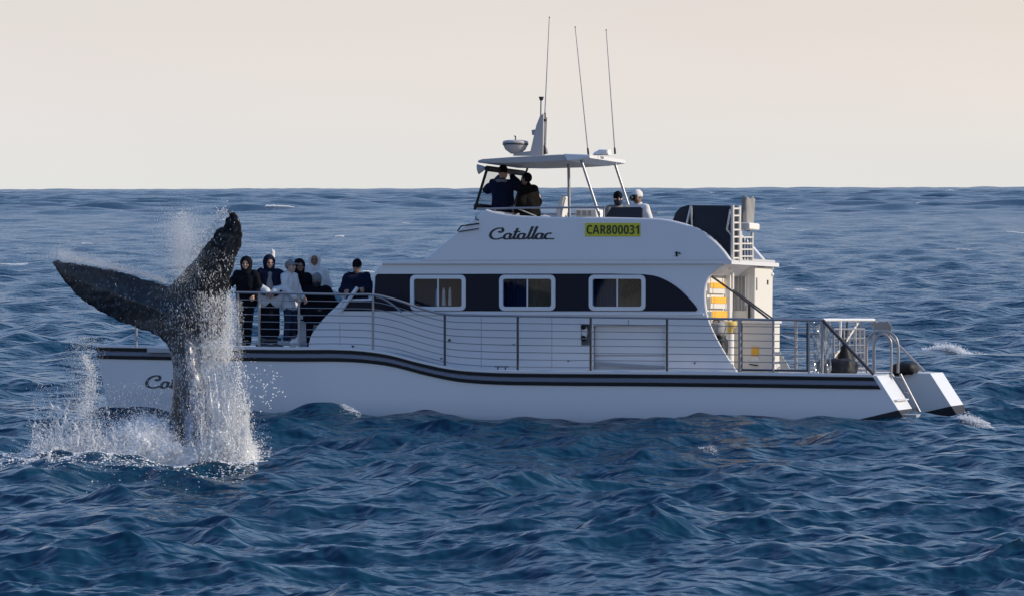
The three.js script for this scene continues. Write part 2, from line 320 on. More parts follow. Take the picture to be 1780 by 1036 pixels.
// stern: steps and swim platform on the two transoms
for (const m of [1, -1]) {
  const a = sternU(0.35), b = sternU(-0.02), c0 = HC - 0.62, c1 = HC + 0.62, s = (z0, z1) => m > 0 ? [z0, z1] : [-z1, -z0];
  part('stern_step', box(a - 0.1, a + 0.06, 0.36, 0.39, ...s(c0, c1)), M.white, boat);
  if (m > 0) part('swim_platform', box(b - 0.15, b + 0.17, -0.25, 0.12, c0, c1), M.grey, boat);
}
{ // boarding ladder folded against the near transom
  const u = (px, py) => P(px, py, 1.2), st = [[1551, 650, 1590, 712], [1566, 650, 1600, 716]];
  const L = part('boarding_ladder', join(st.map(([a, b, c, d]) => tube([u(a, b), u(c, d)], 0.028))), M.dullSteel, boat);
  for (const f of [0.08, 0.5, 0.95]) part('rung', tube([u(lerp(1551, 1590, f), lerp(650, 712, f)), u(lerp(1566, 1600, f), lerp(650, 716, f))], 0.02), M.steel, L);
}

// ---- cabin
const lead = curve([[535, 604], [540, 583], [551, 567], [566, 549], [583, 533]], 24).concat([[596, 520], [642, 519], [646, 516], [649, 478], [656, 465], [669, 456.5]]);
const aftEdge = curve([[1268, 457], [1256, 461], [1241, 471], [1231, 484], [1226, 501], [1226, 528], [1230, 549], [1240, 575], [1258, 609], [1278, 640], [1286, 652]], 30);
const sheerUnder = curve(sheerPx, 60).filter(([x]) => x > 545 && x < 1280).map(([x, y]) => [x, y + 3]).reverse();
const cabinOutline = [...lead, ...aftEdge, ...sheerUnder];
const winPx = [[715, 480, 808, 538], [870, 480, 964, 538], [1026, 480, 1121, 538]];
const winHoles = winPx.map(([a, b, c, d]) => roundRect(a + 2, b + 2, c - 2, d - 2, 6));
const lockerPx = [1030, 564, 1158, 643], nichePx = [1009, 563, 1026, 601];
const rect = ([a, b, c, d]) => [[a, b], [c, b], [c, d], [a, d]];
part('cabin_side', profile(cabinOutline, CB, CB - 0.07, CB, 0.012, [...winHoles, rect(nichePx), rect(lockerPx)]), M.white, boat);
part('cabin_side', profile(cabinOutline, CB, -CB, -CB + 0.07, 0.012), M.white, boat);
{ // cabin front, set back behind the two wing walls
  part('cabin_front', profile([[655, 604], [655, 520], [660, 520], [660, 604]], CB, -CB + 0.075, CB - 0.075, 0.0), M.white, boat);
  part('front_window', profile([[655, 519.5], [657, 478], [662, 478], [660, 519.5]], CB, -CB + 0.075, CB - 0.075, 0.0), M.darkGlass, boat);
  part('cabin_roof', profile([[652, 476], [669, 459], [1262, 459], [1250, 466], [1236, 478], [1224, 478]], CB, -CB + 0.075, CB - 0.075, 0.0), M.white, boat);
  part('saloon_floor', profile([[662, 606], [1215, 640], [1215, 646], [662, 612]], CB, -CB + 0.075, CB - 0.075, 0.0), M.grey, boat);
  part('roof_edge', profile([[667, 453.5], [728, 452], [1274, 452.5], [1274, 459.5], [664, 459.5]], CB, -CB - 0.06, CB + 0.06, 0.012), M.white, boat);
}
// dark band round the windows
{
  const o = [[596, 540.5], [591.5, 538.5], [592, 534], [600, 523], [645, 522.5], [650, 518], [652.5, 480], [656, 476.5], [1060, 476], ...curve([[1118, 477], [1140, 480], [1160, 488], [1180, 501], [1198, 518], [1210, 532], [1213, 538], [1210, 541]], 24)];
  part('window_band', profile(o, CB, CB + 0.002, CB + 0.014, 0.003, winPx.map(([a, b, c, d]) => roundRect(a - 1, b - 1, c + 1, d + 1, 8))), M.band, boat);
  part('window_band', profile(o, CB, -CB - 0.014, -CB - 0.002, 0.003), M.band, boat);
}
winPx.forEach(([a, b, c, d], i) => {
  const w = part('window', profile(roundRect(a - 2, b - 2, c + 2, d + 2, 9), CB, CB - 0.03, CB + 0.035, 0.01, [roundRect(a + 4, b + 4, c - 4, d - 4, 5)]), M.white, boat);
  const m = (a + c) / 2;
  part('mullion', profile(rect([m - 1.2, b + 4, m + 1.2, d - 4]), CB, CB - 0.01, CB + 0.02, 0.003), M.white, w);
  part('pane', profile(rect([a + 3.5, b + 3.5, m - 0.8, d - 3.5]), CB, CB - 0.004, CB - 0.001, 0), M.blueGlass, w);
  part('pane', profile(rect([m + 0.8, b + 3.5, c - 3.5, d - 3.5]), CB, CB + 0.004, CB + 0.007, 0), M.glass, w);
});
part('darkening_panel', profile([[663, 480], [1213, 480], [1213, 637], [663, 602]], CB, -CB + 0.08, -CB + 0.1, 0), M.navy, boat);  // navy sheet added inside the far wall to keep the cabin dark
{ // what shows through the windows
  const cur = (px0, px1, m) => { const a = P(px0, 478, CB - 0.25), b = P(px1, 542, CB - 0.25), n = 24, pos = [], idx = []; for (let i = 0; i <= n; i++) { const x = lerp(a.x, b.x, i / n), z = CB - 0.3 + 0.02 * Math.sin(i * 2.3); pos.push(x, a.y, z, x, b.y, z); } for (let i = 0; i < n; i++) { const q = 2 * i; idx.push(q, q + 1, q + 2, q + 1, q + 3, q + 2); } const g = new THREE.BufferGeometry(); g.setAttribute('position', new THREE.Float32BufferAttribute(pos, 3)); g.setIndex(idx); g.computeVertexNormals(); return part('curtain', g, m, boat); };
  const cm = paint(lin(0.17, 0.145, 0.105), 0.9), cm2 = paint(lin(0.018, 0.035, 0.085), 0.9), cm3 = paint(lin(0.02, 0.026, 0.045), 0.9);
  cur(914, 966, cm); cur(1070, 1124, cm); cur(712, 812, cm3); cur(868, 918, cm2); cur(1024, 1075, cm2);
  for (const [px, top, r] of [[759, 508, 0.018], [771, 506, 0.025], [782, 505, 0.022]]) { const p = P(px, 531, CB - 0.18), q = P(px, top, CB - 0.18); part('bottle', [cone(p, q, r * 1.6, r * 1.2), cone(q, q.clone().add(V(0, 0.06, 0)), r * 1.2, r * 0.5)], M.whiteMatt, boat); }
  part('table', box(P(725, 533, CB).x, P(806, 533, CB).x, P(725, 538, CB).y, P(725, 532, CB).y, CB - 0.8, CB - 0.1), M.grey, boat);
  const A = [[1084, 516], [1088, 497], [1101, 489], [1111, 499], [1098, 507], [1084, 516]].map(([x, y]) => P(x, y, CB - 0.12)); part('cushion', tube(A, 0.05), M.black, boat);
}
// recesses in the cabin side
{
  const inner = (q, d) => profile(rect([q[0] - 4, q[1] - 4, q[2] + 4, q[3] + 4]), CB, CB - d - 0.03, CB - d, 0);
  part('locker_back', inner(lockerPx, 0.16), M.white, boat); part('niche_back', inner(nichePx, 0.16), M.grey, boat);
  part('locker_door', profile(rect([1031, 565, 1157, 617]), CB, CB - 0.155, CB - 0.11, 0.008), M.white, boat);
  part('locker_door', profile(rect([1031, 619, 1157, 642]), CB, CB - 0.155, CB - 0.125, 0.008), M.white, boat);
  part('panel_joint', profile(rect([1092, 556, 1093.5, 564]), CB, CB + 0.001, CB + 0.006, 0), M.grey, boat);
  const p = P(1016, 577, CB - 0.05), f = part('fender', new THREE.SphereGeometry(0.085, 14, 10).scale(0.8, 1.7, 0.6).translate(p.x, p.y, p.z), M.whiteMatt, boat);
  for (const dy of [0.1, -0.12]) part('fender_end', new THREE.SphereGeometry(0.055, 12, 8).translate(p.x - 0.01, p.y + dy, p.z + 0.035), M.black, f);
  // seams between the panels of the cabin side
  for (const [x, y0, y1] of [[590, 560, 601], [836, 550, 640], [959, 552, 641]]) part('panel_joint', profile(rect([x, y0, x + 0.8, y1]), CB, CB + 0.001, CB + 0.004, 0), M.grey, boat);
  part('ledge', profile([[690, 543], [1224, 544], [1224, 548], [690, 547]], CB, CB + 0.001, CB + 0.03, 0.008), M.white, boat);
  for (const [x, y, r] of [[613, 602, 0.022], [781, 591, 0.026], [893, 599, 0.017], [767, 623, 0.018], [988, 627, 0.016], [1208, 631, 0.016], [1206, 443, 0.02]]) { const q = P(x, y, CB + 0.012); part('drain_cap', new THREE.CylinderGeometry(r, r, 0.03, 12).rotateX(Math.PI / 2).translate(q.x, q.y, q.z), M.darkSteel, boat); }
  for (const [x, y, w] of [[872, 637, 2.62]]) { const q = P(x, y, w); part('cleat', [tube([V(q.x - 0.14, q.y, q.z), V(q.x + 0.14, q.y, q.z)], 0.016), tube([V(q.x - 0.07, q.y, q.z), V(q.x - 0.08, q.y - 0.09, q.z)], 0.014), tube([V(q.x + 0.07, q.y, q.z), V(q.x + 0.08, q.y - 0.09, q.z)], 0.014)], M.darkSteel, boat); }
}

// ---- flybridge
const fairTop = curve([[845, 364], [862, 369], [890, 373.5], [960, 377], [1040, 377.5], [1110, 379], [1150, 380.5], [1180, 386], [1212, 397], [1238, 414], [1258, 434], [1272, 453.5]], 40);
const fairing = [[731, 453.5], [745, 445], [841, 365.5], ...fairTop];
part('flybridge_side', profile(fairing, FB, FB - 0.16, FB, 0.03), M.white, boat);
part('flybridge_side', profile([[731, 453.5], [745, 445], [841, 365.5], ...fairTop.filter(([x]) => x < 1195), [1222, 416], [1254, 453.5]], FB, -FB, -FB + 0.16, 0.03), M.white, boat);
part('flybridge_front', profile([[733, 453], [746, 445], [842, 365.5], [850, 367], [758, 446], [748, 453]], FB, -FB + 0.16, FB - 0.16, 0.004), M.white, boat);
part('flybridge_floor', profile([[745, 447], [1268, 447.5], [1268, 452], [745, 452]], FB, -FB + 0.16, FB - 0.16, 0), M.deck, boat);
{ // small fittings on the fairing
  const q = (x, y) => P(x, y, FB + 0.05), Z = (x, y) => P(x, y, FB + 0.02);
  part('step_bracket', tube([Z(795, 402), q(802, 393), q(830, 389), Z(832, 389)], 0.014), M.black, boat); part('step_bracket', tube([Z(797, 403), q(832, 397.5)], 0.012), M.darkSteel, boat);
  part('latch', [tube([Z(827, 375), Z(827, 382)], 0.01), tube([Z(827, 382), Z(832, 382.5)], 0.01)], M.black, boat);
  part('deck_fitting', [tube([Z(1176.5, 439), Z(1176.5, 446)], 0.02), tube([Z(1174.5, 439), Z(1178.5, 439)], 0.016)], M.black, boat);
  part('deck_fitting', [tube([Z(1181, 441), Z(1182.5, 440)], 0.022)], M.black, boat);
}
// windscreen
const RW = 1.4;
{
  const f = part('windscreen', [tube([P(825, 365, RW), P(848, 289, RW)], 0.028), tube([P(825, 365, RW).setZ(-RW), P(848, 289, RW).setZ(-RW)], 0.028), tube([P(846, 293, RW), P(846, 293, RW).setZ(-RW)], 0.055), tube([P(827, 358, RW), P(827, 358, RW).setZ(-RW)], 0.05)], M.black, boat);
  part('mullion', tube([P(826, 366, RW + 0.02).setZ(0.1), P(849, 288, RW).setZ(0.1)], 0.055), M.grey, f);
  const g = (a, b, c, d) => { const r = new THREE.BufferGeometry(); r.setAttribute('position', new THREE.Float32BufferAttribute([...a.toArray(), ...b.toArray(), ...c.toArray(), ...d.toArray()], 3)); r.setIndex([0, 1, 2, 0, 2, 3]); r.computeVertexNormals(); return r; };
  const a = P(827, 358, RW), b = P(846, 293, RW);
  for (const [z0, z1] of [[RW, 0.1], [0.1, -RW]]) part('pane', g(a.clone().setZ(z0), a.clone().setZ(z1), b.clone().setZ(z1), b.clone().setZ(z0)), M.clearGlass, f);
  const con = part('helm_console', profile([[836, 366], [842, 352], [868, 354], [873, 366], [873, 446], [836, 446]], RW, -1.3, -0.25, 0.02), M.whiteMatt, boat);
  const wc = P(872, 362, -0.5); part('steering_wheel', new THREE.TorusGeometry(0.19, 0.017, 8, 26).rotateY(Math.PI / 2).rotateZ(0.3).translate(wc.x + 0.1, wc.y, wc.z), M.black, con);
  part('loudhailer', cone(P(842, 292.5, 1.45), P(831, 294.5, 1.45), 0.04, 0.1, 16), M.grey, boat);
}
// hard top with struts
part('hard_top', profile([[832, 281.5], [834, 279], [841, 277], [890, 273.5], [975, 269], [1000, 269.5], [1000, 279.5], [950, 282.5], [880, 284.5], [834, 283.5]], RW, -1.5, 1.5, 0.018), M.lightGrey, boat);
part('hard_top', profile([[984, 268], [1030, 269.5], [1030, 275.5], [1010, 279], [990, 280.5]], RW, -1.35, 1.6, 0.018), M.white, boat);
{
  const st = (a, b, w, r = 0.028) => part('strut', tube([P(a[0], a[1], w), P(b[0], b[1], w)], r), M.dullSteel, boat);
  st([1010, 277], [1043, 378], RW); part('strut', tube([P(1010, 277, RW).setZ(-RW), P(1043, 378, RW).setZ(-RW)], 0.028), M.dullSteel, boat);
  part('strut', tube([P(988.5, 281, 0.2), P(990, 378, 0.2)], 0.03), M.dullSteel, boat);
  part('strut', tube([P(920, 284, -RW), P(899, 344, -RW)], 0.022), M.darkSteel, boat);
  // flybridge rail
  const rl = [[829, 363.5], [900, 362], [1000, 361], [1052, 360.5]], R = part('flybridge_rail', tube(PX(rl, FB - 0.08), 0.022), M.dullSteel, boat);
  for (const [x, y] of [[860, 369], [976, 378], [1050, 379]]) part('post', tube([P(x, 361.5, FB - 0.08), P(x, y, FB - 0.08)], 0.018), M.dullSteel, R);
  part('brace', tube([P(900, 363, FB - 0.1), P(932, 376, FB - 0.1)], 0.014), M.ropeM, R);
  const far = part('flybridge_rail', tube([P(829, 363.5, FB).setZ(-FB + 0.08), P(1052, 360.5, FB).setZ(-FB + 0.08)], 0.022), M.dullSteel, boat);
  // helm seat
  const s = part('helm_seat', profile([[970, 366], [978, 341], [984.5, 342], [985.5, 345], [979, 372], [979, 384], [960, 384], [960, 377], [970, 375]], 0.1, -0.25, 0.25, 0.03), M.whiteMatt, boat);
  part('pedestal', cone(P(968, 446, 0), P(968, 383, 0), 0.06, 0.05), M.steel, s);
  // folding chairs and slatted locker seen over the coaming
  const b = part('bench', profile([[1000, 364], [1036, 364], [1038, 376], [1038, 446], [1000, 446]], -0.6, -1.6, -0.6, 0.02), M.whiteMatt, boat);
  for (const x of [1006, 1016, 1026]) part('slat', profile(rect([x - 3, 366, x + 3, 375]), -0.6, -0.598, -0.58, 0.004), M.grey, b);
  // dark windbreak in front of the aft seat
  part('windbreak', profile([[1051, 380], [1063, 360.5], [1112, 360], [1117, 362], [1117, 380]], FB - 0.25, FB - 0.32, FB - 0.24, 0.012), M.canvas, boat);
  part('aft_seat', profile([[1066, 408], [1128, 408], [1128, 446], [1066, 446]], FB - 0.25, -1.0, 1.6, 0.03), M.whiteMatt, boat);
}
{ // radar, mast, aerials
  const c = P(896, 255, 0), k = 1 / 90;
  const lathe = (pts, m, y, name, par) => part(name, new THREE.LatheGeometry(pts.map(([x, yy]) => new THREE.Vector2(x, yy)), 28).translate(c.x, y, c.z), m, par);
  const rad = lathe([[0.001, -0.15], [0.09, -0.14], [0.12, -0.12], [0.2, -0.06], [0.245, 0.03], [0.255, 0.085], [0.235, 0.11], [0.16, 0.125], [0.001, 0.13]], M.lightGrey, c.y, 'radar_dome', boat);
  lathe([[0.25, 0.03], [0.2565, 0.035], [0.2565, 0.06], [0.25, 0.065]], M.darkSteel, c.y, 'dark_stripe', rad);
  part('stalk', tube([V(c.x, c.y + 0.12, c.z), V(c.x, c.y + 0.2, c.z), V(c.x - 0.03, c.y + 0.21, c.z)], 0.012), M.darkSteel, rad);
  part('bracket', profile([[893, 271], [896, 266], [925, 263], [928, 271]], 0, -0.08, 0.08, 0.01), M.grey, rad);
  const mast = part('mast', profile([[922, 271], [934, 218], [941, 200.5], [947, 198], [946, 271]], 0, -0.09, 0.09, 0.012), M.lightGrey, boat);
  part('lamp_housing', profile([[925, 226.5], [931, 225.5], [932, 235], [926, 235]], 0, -0.06, 0.06, 0.01), M.grey, mast);
  part('conduit', tube([P(950.5, 204, 0), P(948.5, 267, 0)], 0.028), M.cream, mast);
  part('collar', tube([P(947, 207, 0.02), P(947, 211, 0.02)], 0.045), M.black, mast);
  part('foot', tube([P(946, 253, 0.02), P(949, 268, 0.02)], 0.045), M.darkSteel, mast);
  const rod = part('masthead_light', tube([P(940.5, 174, 0), P(940, 203, 0)], 0.014), M.grey, boat), t = P(941, 171, 0);
  part('cup', new THREE.LatheGeometry([[0.001, -0.05], [0.03, -0.04], [0.05, 0.02], [0.05, 0.03], [0.001, 0.03]].map(([x, y]) => new THREE.Vector2(x, y)), 16).translate(t.x, t.y, t.z), M.darkSteel, rod);
  for (const [x0, y0, x1, y1, w] of [[947, 205, 955, 30, 0], [1023, 269, 1000, 47, 1.1], [1069.5, 268, 1054, 52, 0.9]]) {
    const a = P(x0, y0, w), b = P(x1, y1, w), ar = part('whip_aerial', cone(a, b, 0.0125, 0.0075, 6), M.grey, boat); part('base', cone(a, a.clone().lerp(b, 0.05), 0.02, 0.018), M.black, ar); part('tip', new THREE.SphereGeometry(0.014, 8, 6).translate(b.x, b.y, b.z), M.black, ar);
  }
  part('navigation_dome', profile([[1032, 270], [1036, 265], [1046, 260], [1060, 260.5], [1061, 270]], 0.6, 0.45, 0.75, 0.04), M.whiteMatt, boat);
}
// ---- aft end of the upper deck
const uA = P(1271, 455, CB).x;
{
  part('stair_canopy', profile([[1167, 400], [1169, 384], [1174, 370], [1183, 360.5], [1196, 356.5], [1272, 357.5], [1272, 446], [1167, 446]], 1.9, 1.1, 1.9, 0.03), M.canvas, boat);
  part('canopy_strut', [tube([P(1202, 358, 1.93), P(1194, 391, 1.93)], 0.03), tube([P(1202, 358, 1.93), P(1203.5, 395, 1.93)], 0.025)], M.steel, boat);
  part('canopy_strut', tube([P(1270, 364, 1.93), P(1268, 376, 1.93), P(1264, 400, 1.93), P(1271, 408, 1.93)], 0.022), M.steel, boat);
  const q = (x, y) => PU(x, y, uA + 0.02);
  const lad = part('upper_ladder', tube([q(1274, 357), q(1274, 455)], 0.035), M.cream, boat); part('upright', tube([q(1285, 358), q(1285, 455)], 0.045), M.cream, lad);
  for (let y = 363; y < 455; y += 12.3) part('rung', tube([q(1274, y), q(1285, y)], 0.02), M.cream, lad);
  const rail = part('aft_rail', tube([q(1288, 402), q(1288, 453)], 0.03), M.cream, boat); part('post', tube([q(1308, 404), q(1308, 453)], 0.03), M.cream, rail);
  for (const y of [413, 424, 434, 446]) part('bar', tube([q(1288, y), q(1308, y)], 0.018), M.cream, rail);
  for (const x of [1293, 1298, 1303]) part('bar', tube([q(x, 413), q(x, 452)], 0.014), M.darkSteel, rail);
  part('canvas_roll', nets((x, y, z) => { const a = q(1302, 372), t = clamp((y - a.y + 0.32) / 0.64), hw = lerp(0.3, 0.4, t); return Math.max(Math.abs(x - a.x) - 0.06, Math.abs(y - a.y) - 0.31, Math.abs(z - a.z) - hw) + 0.05 * noise(x * 5, y * 1.4 + z * 1.2, z * 3.5 + 2) + 0.035 * noise(x * 9, y * 3, z * 9); }, [uA - 0.25, q(1302, 405).y, q(1302, 372).z - 0.8], [uA + 0.3, q(1302, 340).y, q(1302, 372).z + 0.8], 0.03), M.greyCanvas, boat);
  part('white_cover', box(uA - 0.05, uA + 0.16, q(1300, 400).y, q(1300, 388).y, q(1292, 395).z * 1, q(1309, 395).z, 0.03), M.whiteMatt, boat);
}
// ---- cockpit behind the cabin
{
  const uB = P(1229, 500, 2.05).x, vF = P(1260, 650, HB).y;
  part('bulkhead', box(uB - 0.06, uB, vF, P(1240, 460, CB).y, -CB + 0.075, CB - 0.075, 0.004), M.cream, boat);
  for (const [y0, y1, k] of [[491, 501, 0], [516, 527, 1], [540, 553, 2]]) {
    const a = P(1233, y0, 2), b = P(1233, y1, 2), u = uB + 0.03 + 0.02 * k, st = part('stair_step', box(uB + 0.002, u + 0.02, b.y - 0.1, a.y - 0.012, 0.55, 2.0, 0.006), M.cream, boat);
    part('yellow_riser', box(u + 0.022, u + 0.032, b.y, a.y, 0.6, 1.98, 0.003), M.yellow, st);
  }
  part('stair_post', box(P(1263, 500, 0.4).x, P(1271, 500, 0.4).x, vF, P(1266, 458, 0.4).y, 0.35, 0.45), M.white, boat);
  part('stair_post', cone(P(1274, 503, 0.6), P(1274, 459, 0.6), 0.03, 0.03), M.white, boat);
  // washroom on the far side
  const n = -0.4, a = P(1272, 462, n), b = P(1312, 640, n);
  const wr = part('washroom', box(uB + 0.001, b.x, vF, a.y, -CB + 0.08, n, 0.02), M.cream, boat);
  part('door', profile(rect([1273, 477, 1303, 553]), n, n + 0.002, n + 0.02, 0.004), M.cream, wr);
  part('window', profile(roundRect(1276, 480, 1298, 540, 2), n, n + 0.021, n + 0.026, 0.002), M.grey, wr);
  for (let i = 0; i < 7; i++) part('curtain_fold', cone(P(1278 + i * 3, 539, n + 0.03), P(1278 + i * 3, 481, n + 0.03), 0.018, 0.018, 6), i % 2 ? M.greyCanvas : M.grey, wr);
  part('handle', tube([P(1303, 529, n + 0.04), P(1303, 553, n + 0.04)], 0.025), M.black, wr);
  const pu = (x, y) => PU(x, y, b.x + 0.01); part('handle', tube([pu(1316, 483), pu(1316, 505)], 0.02), M.grey, wr); part('handle', tube([pu(1335, 487), pu(1335, 495)], 0.02), M.darkSteel, wr); part('lamp', tube([pu(1318, 465), pu(1330, 465)], 0.012), M.grey, wr);
  for (const y of [466, 477]) { const p = pu(1342, y); part('fitting', new THREE.SphereGeometry(0.04, 10, 8).translate(p.x, p.y, p.z - 0.05), M.white, wr); }
  // lower locker with a yellow notice
  const l0 = P(1288, 562, 0.5), l1 = P(1345, 645, 0.5), lk = part('engine_box', box(l0.x, l1.x, vF, l0.y, -0.1, 0.5, 0.02), M.cream, boat);
  part('locker_lid', box(l0.x - 0.02, l1.x + 0.03, l0.y + 0.002, l0.y + 0.07, -0.15, 0.55, 0.015), M.white, lk);
  part('notice', profile(rect([1307, 602, 1320, 619]), 0.5, 0.502, 0.508, 0), M.yellow, lk); part('notice', profile(rect([1307, 619.5, 1320, 628]), 0.5, 0.502, 0.508, 0), M.whiteMatt, lk);
  part('grab_rail', tube([P(1303, 633, 0.53), P(1318, 635, 0.53)], 0.012), M.black, lk);
  part('stair_rail', tube([P(1238, 481, 1.7), P(1290, 518, 1.7), P(1338, 555, 1.7)], 0.022), M.darkSteel, boat);
  part('stair_rail', tube([P(1278, 506, 0.6), P(1347, 556, 0.6)], 0.018), M.darkSteel, boat);
  part('wing_trim', tube(PX(aftEdge.slice(2, 18), CB - 0.035), 0.03), M.white, boat);
  part('wing_handle', tube([P(1227.5, 506, CB - 0.06), P(1227.5, 548, CB - 0.06)], 0.02), M.darkSteel, boat);
  part('brace_panel', profile([[1357, 612], [1376, 644], [1357, 644]], -0.6, -0.63, -0.6, 0.005), M.cream, boat);
  part('shelf_rail', tube([P(1247, 464, 1.2), P(1247, 468, 1.2), P(1270, 468, 1.2)], 0.012), M.dullSteel, boat);
}
// ---- side rails
const RZ = HB - 0.09;
const railTop = curve([[318, 508], [420, 508.5], [520, 510.5], [600, 512], [652, 513], [690, 522], [735, 537], [773, 546], [830, 548], [900, 549], [1100, 552], [1287, 554.5], [1345, 555.5], [1432, 556.5]], 90);
const topY = (x) => { for (let i = 1; i < railTop.length; i++) if (x <= railTop[i][0]) { const [a, b] = railTop[i - 1], [c, d] = railTop[i]; return lerp(b, d, (x - a) / (c - a)); } return railTop[railTop.length - 1][1]; };
const sheerC = curve(sheerPx, 140), footY = (x) => { for (let i = 1; i < sheerC.length; i++) if (x <= sheerC[i][0]) { const [a, b] = sheerC[i - 1], [c, d] = sheerC[i]; return lerp(b, d, (x - a) / (c - a)); } return 653; };
const postX = [318, 358, 413, 450, 519, 648, 773, 900, 1027, 1160, 1287, 1345, 1407];
for (const far of [false, true]) {
  const q = (p) => far ? p.setZ(-p.z) : p;
  const R = part('side_rail', tube(railTop.map(([x, y]) => q(P(x, y, RZ))), 0.026, 180, 6, true), far ? M.steel : M.dullSteel, boat);
  for (const x of postX) part('post', tube([q(P(x, topY(x), RZ)), q(P(x, footY(x), RZ))], x > 1280 && x < 1290 ? 0.035 : 0.024), x > 700 && x < 1260 ? M.darkSteel : M.dullSteel, R);
  for (let i = 1; i <= 7; i++) {
    const f = i / 7.7, pts = []; for (let x = 318; x <= 1432; x += 13) pts.push(q(P(x, lerp(topY(x), footY(x), f), RZ)));
    part('rail_wire', tube(pts, 0.0085, 190, 5, true), M.dullSteel, R);
  }
  if (!far) {
    part('gate_bar', tube([P(1290, 561, RZ), P(1290, 643, RZ), P(1404, 644.5, RZ), P(1404, 560, RZ)], 0.018), M.darkSteel, R);
    part('hand_rail', tube(PX(curve([[653, 516], [664, 519], [680, 528], [698, 543]], 12), RZ - 0.25), 0.02), M.dullSteel, R);
    part('hand_rail', tube(PX([[590, 543], [621, 500]], CB + 0.03), 0.04), M.white, R);
  }
}
{ // rail across the stern, mesh gate, hoops
  const uS = P(1431, 556, RZ).x, v = P(1431, 556, RZ).y, q = (x, y) => PU(x, y, uS), vd = P(1440, 652, HB).y;
  const R = part('stern_rail', tube([V(uS, v, RZ), V(uS, v, -RZ)], 0.032), M.white, boat);
  const e = P(1520, 651, RZ); part('brace', tube([V(uS, v, RZ), e], 0.034), M.darkSteel, R); part('brace', tube([V(uS, v, -RZ), V(e.x + 0.05, e.y, -RZ)], 0.028), M.dullSteel, R);
  for (const w of [RZ, 0.9, -0.7, -RZ]) part('post', tube([V(uS, v, w), V(uS, vd, w)], 0.026), w === 0.9 ? M.white : M.dullSteel, R);
  part('clear_curtain', (() => { const n = 40, m = 30, pos = [], idx = []; for (let i = 0; i <= n; i++) for (let j = 0; j <= m; j++) { const a = i / n, b = j / m, p = P(lerp(1414, 1446, a), lerp(560, 648, b), lerp(RZ - 0.15, RZ - 0.35, a)); pos.push(p.x, p.y, p.z + 0.05 * noise(a * 4, b * 9, 1.5) + 0.03 * noise(a * 9, b * 16, 8)); } for (let i = 0; i < n; i++) for (let j = 0; j < m; j++) { const a = i * (m + 1) + j; idx.push(a, a + 1, a + m + 1, a + 1, a + m + 2, a + m + 1); } const g = new THREE.BufferGeometry(); g.setAttribute('position', new THREE.Float32BufferAttribute(pos, 3)); g.setIndex(idx); g.computeVertexNormals(); return g; })(), new THREE.MeshPhysicalMaterial({ color: lin(0.45, 0.5, 0.56), roughness: 0.12, transmission: 0.75, thickness: 0 }), boat);
  const gate = part('stern_gate', [tube([q(1450, 572), q(1503, 572), q(1503, 640), q(1450, 640), q(1450, 572)], 0.022)], M.dullSteel, boat);
  for (const y of [588, 600, 613, 626]) part('bar', tube([q(1450, y), q(1503, y)], 0.015), M.steel, gate);
  for (const x of [1459, 1468, 1477, 1486, 1495]) part('bar', tube([q(x, 572), q(x, 612)], 0.02), M.dullSteel, gate);
  for (const x of [1455, 1464, 1473, 1482, 1491]) part('bar', tube([q(x, 612), q(x, 640)], 0.013), M.dullSteel, gate);
  part('sling', tube([q(1462, 560), q(1464, 580), q(1470, 596), q(1474, 560)], 0.02, 20, 6, true), M.black, gate);
  part('diagonal', tube([q(1470, 596), q(1492, 562)], 0.02), M.cream, gate); part('diagonal', tube([q(1450, 622), q(1468, 598)], 0.02), M.cream, gate);
  // two pairs of hoop grab rails at the boarding steps
  const h = (l, w, m) => part('hoop_rail', tube(PX(l, w), 0.026, 50, 8, true), m, boat);
  h([[1521, 648], [1521, 600], [1524, 588], [1533, 580], [1542, 583], [1549, 592], [1550.5, 610], [1549, 682]], 1.5, M.dullSteel);
  h([[1508, 648], [1508, 600], [1512, 586], [1523, 577], [1545, 577], [1557, 585], [1562, 598], [1562, 648]], -0.6, M.dullSteel);
  part('shade_cloth', profile([[1510, 562], [1545, 558], [1552, 568], [1548, 584], [1534, 576]], -1.8, -1.83, -1.8, 0.008), M.greyCanvas, boat);
  part('winch_housing', new THREE.ConeGeometry(0.24, 0.52, 20).translate(...(() => { const p = P(1470, 612, 0.9); return [p.x, p.y, p.z]; })()), M.black, boat);
}
// ---- fore deck fittings
{
  part('jackstaff', tube([P(236, 604, RZ), P(236, 552, RZ)], 0.024), M.dullSteel, boat);
  const d = (x, w) => P(x, footY(x) - 2, HB).setZ(w);
  const bx = (name, x0, x1, y0, y1, w0, w1, m) => { const a = P(x0, y0, w1), b = P(x1, y1, w1); return part(name, box(a.x, b.x, b.y, a.y, w0, w1, 0.025), m, boat); };
  bx('deck_box', 398, 412, 513, 600, -0.4, 0.3, M.white);
  const seat = bx('fore_seat', 510, 572, 546, 556, 0.2, 1.5, M.white); bx('seat_base', 519, 560, 557, 606, 0.3, 1.45, M.white);
  const b = P(468, 592, 2.0); part('anchor_winch', [cone(b.clone().add(V(-0.12, -0.12, 0)), b.clone().add(V(-0.12, 0.05, 0)), 0.09, 0.06, 14), cone(b.clone().add(V(-0.2, 0, 0)), b.clone().add(V(0.22, 0, 0)), 0.055, 0.055, 14), box(b.x - 0.25, b.x + 0.25, b.y - 0.12, b.y - 0.07, b.z - 0.12, b.z + 0.12)], M.darkSteel, boat);
  bx('locker_step', 481, 503, 592, 601, 1.2, 2.1, M.grey);
}
